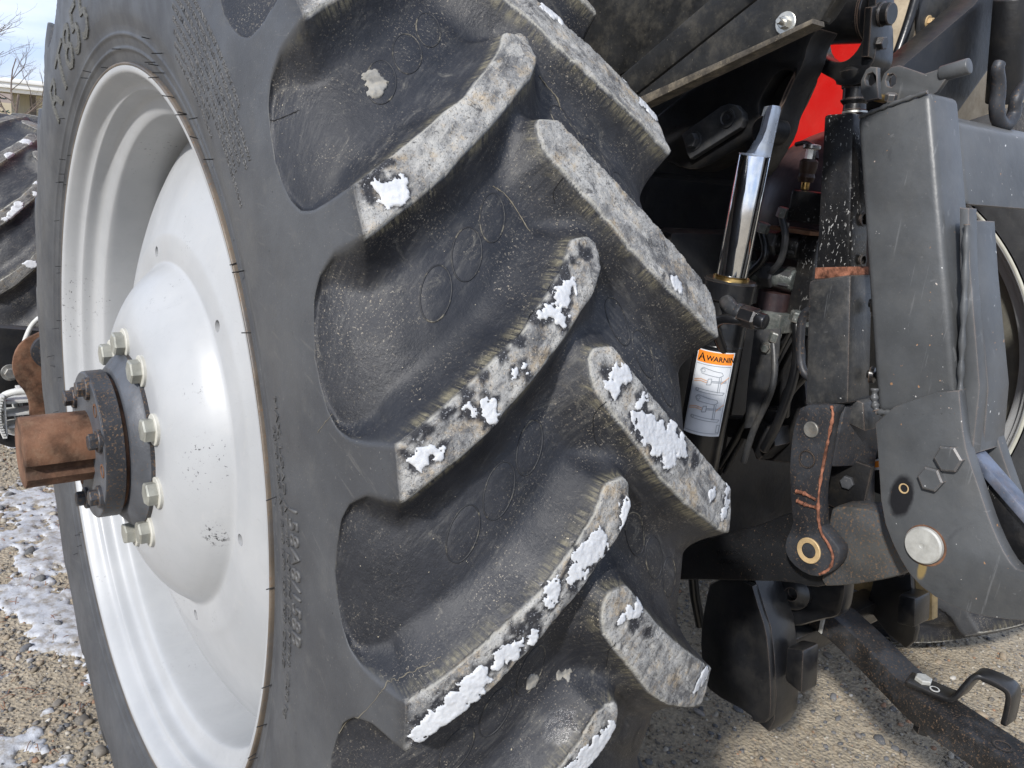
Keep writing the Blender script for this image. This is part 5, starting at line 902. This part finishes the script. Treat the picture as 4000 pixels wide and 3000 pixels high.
for si, (nm, L) in enumerate(SNOW.items()):
    v0 = min(a-r for a, t, r in L)-.004; v1 = max(a+r for a, t, r in L)+.004; t0 = min(t-r/KY for a, t, r in L)-.3; t1 = max(t+r/KY for a, t, r in L)+.3
    stp_ = .0013; vv = np.arange(v0, v1, stp_); tt = np.arange(t0, t1, stp_/KY); TH, VV = np.meshgrid(tt, vv, indexing='ij')
    fld = discfield(L, TH, VV)+(fbm2(TH*KY*170+si*7, VV*170, 4, 31)-.5)*.0165+.0008
    P, w_, a, b = tyre_point(TH, VV, False); fld = np.where(w_ > .8, fld, -1)
    e = 1e-3; dT = tyre_point(TH+.02, VV, False)[0]-P; dV = tyre_point(TH, VV+e, False)[0]-P; N = np.cross(dT, dV); N /= np.linalg.norm(N, axis=-1)[..., None]+1e-12
    rad = np.stack([np.zeros_like(TH), -np.cos(np.radians(TH)), np.sin(np.radians(TH))], -1); N = np.where((N*rad).sum(-1)[..., None] < 0, -N, N)
    hgt = np.where(fld > 0, +.0003+.0010*(1-np.exp(-np.clip(fld, 0, 1)/.004))+(fbm2(TH*KY*420, VV*420, 3, 5)-.5)*.0014, -.0025)
    P = P+N*hgt[..., None]; n, m = TH.shape
    ii, jj = np.meshgrid(np.arange(n-1), np.arange(m-1), indexing='ij'); Fc = np.stack([ii*m+jj, (ii+1)*m+jj, (ii+1)*m+jj+1, ii*m+jj+1], -1).reshape(-1, 4)
    keep = (fld.reshape(-1)[Fc] > 0).any(1); Fc = Fc[keep]
    if not len(Fc): continue
    u, inv = np.unique(Fc, return_inverse=True); V = P.reshape(-1, 3)[u]; Fc = inv.reshape(-1, 4); c = V.mean(0)
    e0 = V[Fc[:, 1]]-V[Fc[:, 0]]; e1 = V[Fc[:, 3]]-V[Fc[:, 0]]; fn = np.cross(e0, e1); ctr = V[Fc[:, 0]]
    if (fn*np.stack([0*ctr[:, 0], ctr[:, 1], ctr[:, 2]], -1)).sum() < 0: Fc = Fc[:, ::-1]
    o = link('snow_patch', npmesh('snow_patch', V-c, Fc), SNOWM); o.location = c; tag(o, SNLAB[nm], 'snow', 'snow crusts on the tyre lugs')
V = []; Fc = []; k0 = 0; rs = np.random.default_rng(11)
for i in range(4000):
    t0, v0 = rs.uniform(8, 72), rs.uniform(-.20, -.01)
    if k0 >= 16 or lugmask(np.array([t0*17/25]), np.array([v0]))[0][0] < .97: continue
    k0 += 1; L = [(v0, t0, rs.uniform(.010, .024)), (v0+rs.uniform(-.02, .02), t0+rs.uniform(-1, 1), rs.uniform(.006, .014))]
    vv = np.arange(v0-.045, v0+.045, .003); tt = np.arange(t0-3, t0+3, .2); TH, VV = np.meshgrid(tt, vv, indexing='ij'); fld = discfield(L, TH, VV)+(fbm2(TH*KY*90+i, VV*90, 4, 3)-.5)*.016
    P, w_, a, b = tyre_point(TH, VV, False, 17/25); fld = np.where(w_ > .85, fld, -1); rad = np.stack([np.zeros_like(TH), -np.cos(np.radians(TH)), np.sin(np.radians(TH))], -1); P = P+rad*np.where(fld > 0, .005, -.003)[..., None]; P = fx(P.reshape(-1, 3))
    n, m = TH.shape; ii, jj = np.meshgrid(np.arange(n-1), np.arange(m-1), indexing='ij'); q = np.stack([ii*m+jj, ii*m+jj+1, (ii+1)*m+jj+1, (ii+1)*m+jj], -1).reshape(-1, 4); q = q[(fld.reshape(-1)[q] > 0).any(1)]
    if len(q): V.append(P); Fc.append(q+sum(len(z) for z in V[:-1]))
V = np.concatenate(V); Fc = np.concatenate(Fc); u, inv = np.unique(Fc, return_inverse=True)
tag(link('tyre_snow', npmesh('tyre_snow', V[u], inv.reshape(-1, 4)), SNOWM), kind='stuff')
# scuffs and stone chips stuck in the pockets
for nm, L, lab in (('rubber_scuff', [(-.1567, 41.5, .009), (-.1535, 40.9, .011), (-.158, 40.4, .008)], 'pale scuffed patch inside the left oval of the top pocket'),
                   ('mud_chip', [(-.0667, 1.76, .008), (-.069, 1.55, .006)], 'pale stone-like mud chip in the lowest pocket, left of its neighbour'),
                   ('mud_chip', [(-.0307, 1.52, .0045), (-.025, 1.55, .005), (-.020, 1.65, .003)], 'narrow mud chip in the lowest pocket nearest the tread centre')):
    vv = np.arange(min(a-r for a, t, r in L)-.003, max(a+r for a, t, r in L)+.003, .0012); tt = np.arange(min(t-r/KY for a, t, r in L)-.2, max(t+r/KY for a, t, r in L)+.2, .0012/KY); TH, VV = np.meshgrid(tt, vv, indexing='ij')
    fld = discfield(L, TH, VV)+(fbm2(TH*KY*200, VV*200, 4, 13)-.5)*.008; P = tyre_point(TH, VV, True)[0]; rad = np.stack([np.zeros_like(TH), -np.cos(np.radians(TH)), np.sin(np.radians(TH))], -1)
    P = P+rad*np.where(fld > 0, .0008+.0012*fbm2(TH*KY*300, VV*300, 3, 4), -.002)[..., None]; n, m = TH.shape; ii, jj = np.meshgrid(np.arange(n-1), np.arange(m-1), indexing='ij'); Fc = np.stack([ii*m+jj, ii*m+jj+1, (ii+1)*m+jj+1, (ii+1)*m+jj], -1).reshape(-1, 4)
    Fc = Fc[(fld.reshape(-1)[Fc] > 0).any(1)]; u, inv = np.unique(Fc, return_inverse=True); V = P.reshape(-1, 3)[u]; c = V.mean(0); o = link(nm, npmesh(nm, V-c, inv.reshape(-1, 4)), CHALK); o.location = c; tag(o, lab, 'mud' if nm == 'mud_chip' else 'scuff')
# ------------------------------------------------------------------ ground, snow, gravel
def ground_mat():
    b = NB('gravel_dirt'); c = b.mix(b.rng(b.noise(3, 6, .65), .3, .7), (.36, .305, .22), (.47, .405, .30)); c = b.mix(b.rng(b.noise(55, 6, .7), .35, .7), b.mix(.5, c, (.24, .20, .15)), c)
    c = b.mix(b.rng(b.noise(170, 4, .7), .52, .68), c, (.30, .26, .20)); c = b.mix(b.math('MULTIPLY', b.rng(b.vor(110, 'F1', 'Color'), .4, .9), .4), c, (.13, .125, .12))
    b.bump(b.vor(95), .7, .006); b.bump(b.noise(190, 5, .7), .6, .004); b.bump(b.noise(22, 4), .4, .02); return b.done(c, .92, 0, .25)
GM = ground_mat()
def gheight(x, y): return GZ+(fbm2(x*1.7+50, y*1.7+50, 4, 2)-.5)*.03+(fbm2(x*14+50, y*14+50, 3, 8)-.5)*.010
def gpatch(x0, x1, y0, y1, st):
    xs = np.arange(x0, x1+st/2, st); ys = np.arange(y0, y1+st/2, st); X, Y = np.meshgrid(xs, ys, indexing='ij'); return X, Y
# one sheet: fine near the tractor, coarse to the horizon
def axisline(lo, hi, fine): 
    far = np.array([2, 4, 8, 16, 35, 80, 180, 400, 1500.]); return np.concatenate([lo-far[::-1], np.arange(lo, hi+fine/2, fine), hi+far])
xs = axisline(-1.5, 3.6, .022); ys = axisline(-1.6, 4.6, .022); X, Y = np.meshgrid(xs, ys, indexing='ij')
near_ = np.clip(1-np.maximum(np.abs(X-1)-2.4, np.abs(Y-1.5)-3)/1.5, 0, 1); Z = np.where(near_ > 0, GZ+(gheight(X, Y)-GZ)*near_, GZ)
g = link('ground', gridmesh('ground', np.stack([X, Y, Z], -1)), GM); tag(g, kind='structure')
# stony snow left on the yard
def snowfield(X, Y): return fbm2(X*8.5+90, Y*4.2+33, 5, 44)-.520-.035*np.clip((Y-.8), -1, 2)
X, Y = gpatch(-.95, .30, .15, 3.4, .007); S = snowfield(X, Y)+(fbm2(X*40, Y*40, 4, 77)-.5)*.48; Z = gheight(X, Y)+np.where(S > 0, .0005+.006*(1-np.exp(-np.clip(S, 0, 1)/.05)), -.012)+(fbm2(X*45, Y*45, 3, 15)-.5)*.006
P = np.stack([X, Y, Z], -1); n, m = X.shape; ii, jj = np.meshgrid(np.arange(n-1), np.arange(m-1), indexing='ij'); Fc = np.stack([ii*m+jj, (ii+1)*m+jj, (ii+1)*m+jj+1, ii*m+jj+1], -1).reshape(-1, 4)
keep = (S.reshape(-1)[Fc] > 0).any(1); u, inv = np.unique(Fc[keep], return_inverse=True)
YSN = NB('yard_snow'); YSN.bump(YSN.noise(150, 5, .7), .5, .004); YSN = YSN.done(YSN.mix(YSN.rng(YSN.noise(30, 7, .7), .42, .68), (.47, .485, .51), (.26, .23, .19)), .7)
o = link('yard_snow', npmesh('yard_snow', P.reshape(-1, 3)[u], inv.reshape(-1, 4)), YSN); tag(o, kind='stuff')
# loose pebbles
def pebbles(name, N, zone, smin, smax, sub):
    bm = bmesh.new(); bmesh.ops.create_icosphere(bm, subdivisions=sub, radius=1); bv = np.array([v.co[:] for v in bm.verts]); bf = np.array([[v.index for v in f.verts] for f in bm.faces]); bm.free()
    x, y = zone(N); N = len(x); s = smin*(smax/smin)**(rng.random(N)**2.6); sc = np.stack([s*rng.uniform(.8, 1.4, N), s*rng.uniform(.7, 1.1, N), s*rng.uniform(.45, .8, N)], -1)
    V = np.repeat(bv[None], N, 0)*(1+(rng.random((N, len(bv), 1))-.5)*.34); V = V*sc[:, None]; a = rng.uniform(0, 2*PI, N); ca, sa = np.cos(a)[:, None], np.sin(a)[:, None]
    tl = rng.normal(0, .25, N)[:, None]; vx = V[..., 0]*ca-V[..., 1]*sa; vy = V[..., 0]*sa+V[..., 1]*ca; vz = V[..., 2]+vx*tl
    z0 = gheight(x, y)+np.where((snowfield(x, y) > .02) & (x < .3), .004, 0); W = np.stack([vx+x[:, None], vy+y[:, None], vz+(z0+sc[:, 2]*.35)[:, None]], -1)
    Fc = (bf[None]+(np.arange(N)*len(bv))[:, None, None]).reshape(-1, 3); me = npmesh(name, W.reshape(-1, 3), Fc)
    pal = np.array([(.20, .165, .12), (.15, .135, .115), (.26, .21, .15), (.11, .11, .112), (.33, .30, .25), (.085, .088, .095), (.27, .155, .095), (.16, .15, .14), (.42, .40, .36)]); ci = rng.choice(len(pal), N, p=[.2, .17, .18, .12, .09, .09, .04, .09, .02]); c = pal[ci]*rng.uniform(.75, 1.2, (N, 1))
    at = me.color_attributes.new('tint', 'FLOAT_COLOR', 'POINT'); at.data.foreach_set('color', np.repeat(np.concatenate([c, np.ones((N, 1))], 1), len(bv), 0).astype(np.float32).ravel())
    o = link(name, me, PEBM); return tag(o, kind='stuff')
PEBM = NB('pebble'); vc = PEBM.n('ShaderNodeVertexColor', layer_name='tint').outputs[0]; PEBM.bump(PEBM.noise(300, 4), .3, .001); PEBM = PEBM.done(PEBM.mix(PEBM.math('MULTIPLY', PEBM.rng(PEBM.noise(220, 4), .5, .75), .5), vc, (.33, .29, .23)), .8)
def zl(N):
    y = .2+(rng.random(N)**1.6)*3.0; x = -.95+rng.random(N)*1.15; k = rng.random(N) < np.where(snowfield(x, y) > .03, .10, 1); return x[k], y[k]
def zr(N): return .6+rng.random(N)*2.4, -1.15+rng.random(N)*1.6
pebbles('gravel', 17000, zl, .002, .0085, 1); pebbles('gravel', 900, zl, .007, .017, 2); pebbles('gravel', 18000, zr, .002, .008, 1); pebbles('gravel', 600, zr, .006, .015, 2)
# dead leaves and straw bits
V = []; Fc = []
for i in range(260):
    x, y = rnd.uniform(-.8, .1), rnd.uniform(.3, 2.6); z = float(gheight(np.array(x), np.array(y)))+.006; a = rnd.uniform(0, PI); L = rnd.uniform(.012, .05)
    v, f = tube_pts([(x, y, z), (x+L*math.cos(a)*.5, y+L*math.sin(a)*.5, z+rnd.uniform(0, .01)), (x+L*math.cos(a), y+L*math.sin(a), z)], .0009, 4); k = len(V); V += v; Fc += [tuple(j+k for j in t) for t in f]
tag(link('leaf_litter', mesh('leaf_litter', V, Fc), painted('dry_stalk', (.20, .085, .045), .8, .4, 30)), kind='stuff')
# ------------------------------------------------------------------ beyond: field, building, trees
fm = NB('dry_field'); fm = fm.done(fm.mix(fm.rng(fm.noise(.15, 6, .6, 0, fm.scaled((1, 3, 1))), .35, .65), (.30, .235, .13), (.42, .33, .19)), .95)
tag(link('field', gridmesh('field', np.array([[(-150., 30., GZ+.02), (-150., 900., GZ+.4)], [(250., 30., GZ+.02), (250., 900., GZ+.4)]])), fm), kind='structure')
hm = NB('far_hill'); hm = hm.done(hm.mix(hm.rng(hm.noise(.02, 5), .35, .65), (.20, .15, .12), (.28, .22, .17)), .95)
hx = np.linspace(-300, 400, 60); hz = 6+4*fbm2(hx*.02+40, hx*0+3, 3, 6); P = np.stack([np.stack([hx, np.full(60, y), z], -1) for y, z in ((700, hx*0-1), (760, hz*.7), (850, hz), (1100, hz))], 1)
tag(link('hill', gridmesh('hill', P), hm), kind='structure')
BD = thing('farm_building', (13, 62, GZ), 'low cream farm building with a broad white roof edge behind the tractor tyre', 'building')
sid = painted('cream_siding', (.55, .52, .40), .6, .06, 1.5, (.4, .36, .28), .1); wr = painted('white_roof_edge', (.74, .75, .75), .5, .04, 1, (.5, .5, .48), .08); dk = painted('dark_post', (.10, .09, .08), .7)
w_ = box('wall', sid, BD, (8.95, 60.0, GZ), (22, 70, 1.05), .02)
for i in range(9): box('siding_board', sid, w_, (8.94, 59.95, GZ+.03+i*.21), (22.02, 59.995, GZ+.225+i*.21), .006, 1)
box('corner_post', dk, BD, (8.62, 59.7, GZ), (8.93, 60.0, 1.02), .01)
rf = box('roof', wr, BD, (2.5, 58.6, 1.06), (24, 72, 1.30), .02); box('roof_fascia', wr, rf, (2.4, 58.4, 1.30), (24.1, 72, 1.62), .02); box('roof_cap', wr, rf, (2.3, 58.3, 1.62), (24.2, 72, 1.86), .02)
def bare_tree(loc, h, lab, seed, cx):
    r_ = random.Random(seed); t = thing('bare_tree', loc, lab, 'tree'); V = []; Fc = []; V2 = []; F2 = []; O = Vector(loc)
    def grow(p, d, L, rad, lev):
        pts = [p]; q = p.copy(); dd = d.copy()
        for _ in range(5): dd = (dd+Vector((r_.gauss(0, .16), r_.gauss(0, .16), r_.gauss(.04, .1)))).normalized(); q = q+dd*L/5; pts.append(q.copy())
        v, f = tube_pts(pts, lambda s: rad*(1-.55*s), 6 if lev < 2 else 4); A_, B_ = (V, Fc) if lev < 1 else (V2, F2); k = len(A_); A_ += v; B_ += [tuple(j+k for j in tt) for tt in f]
        if lev < 5:
            for i in range(5 if lev == 0 else 4 if lev < 3 else 3):
                s = r_.uniform(.25, 1); pp_ = pts[min(5, int(s*5))]; nd_ = (dd+Vector((r_.gauss(0, .75), r_.gauss(0, .75), r_.gauss(.15, .5)))).normalized(); grow(pp_, nd_, L*r_.uniform(.5, .72), rad*.45, lev+1)
    grow(O, Vector((0, 0, 1)), h*.45, h*.016, 0); bk_ = painted('twig_bark', (.11, .085, .07), .85, .3, 20)
    link('trunk', mesh('trunk', V, Fc), bk_, t); link('branch', mesh('branch', V2, F2), bk_, t)
bare_tree((.95, 12.0, GZ), 4.6, 'bare twiggy tree at the left edge against the sky', 5, 0)
def spruce(loc, h):
    t = thing('spruce_tree', loc, 'dark green spruce tip reaching in at the left edge', 'tree'); O = Vector(loc); r_ = random.Random(3); gm = painted('spruce_needle', (.022, .045, .026), .7, .4, 6); V = []; Fc = []
    link('trunk', mesh('trunk', *tube_pts([O, O+Vector((0, 0, h))], lambda s: .12*(1-s)+.01, 8)), painted('spruce_bark', (.08, .06, .045), .9), t)
    for i in range(90):
        z = .4+(h-.5)*i/90; R = .2+1.55*(1-z/h)**.9; a = i*2.399; d = Vector((math.cos(a), math.sin(a), -.12)); p0 = O+Vector((0, 0, z))
        for k in range(26):
            s = (k+1)/26; c = p0+d*R*s+Vector((0, 0, .10*s*s*R)); wdt = .26*(1-s*.75)
            for sg in (-1, 1):
                b_ = Vector((-math.sin(a)*sg, math.cos(a)*sg, 0)); e = c+(b_*.8+d*.7).normalized()*wdt+Vector((0, 0, r_.uniform(-.03, .05))); m_ = d*.03
                j = len(V); V += [c-m_, c+m_, e+m_*.4, e-m_*.4]; Fc.append((j, j+1, j+2, j+3))
    link('crown', mesh('crown', V, Fc, False), gm, t)
spruce((1.05, 20, GZ), 3.4)
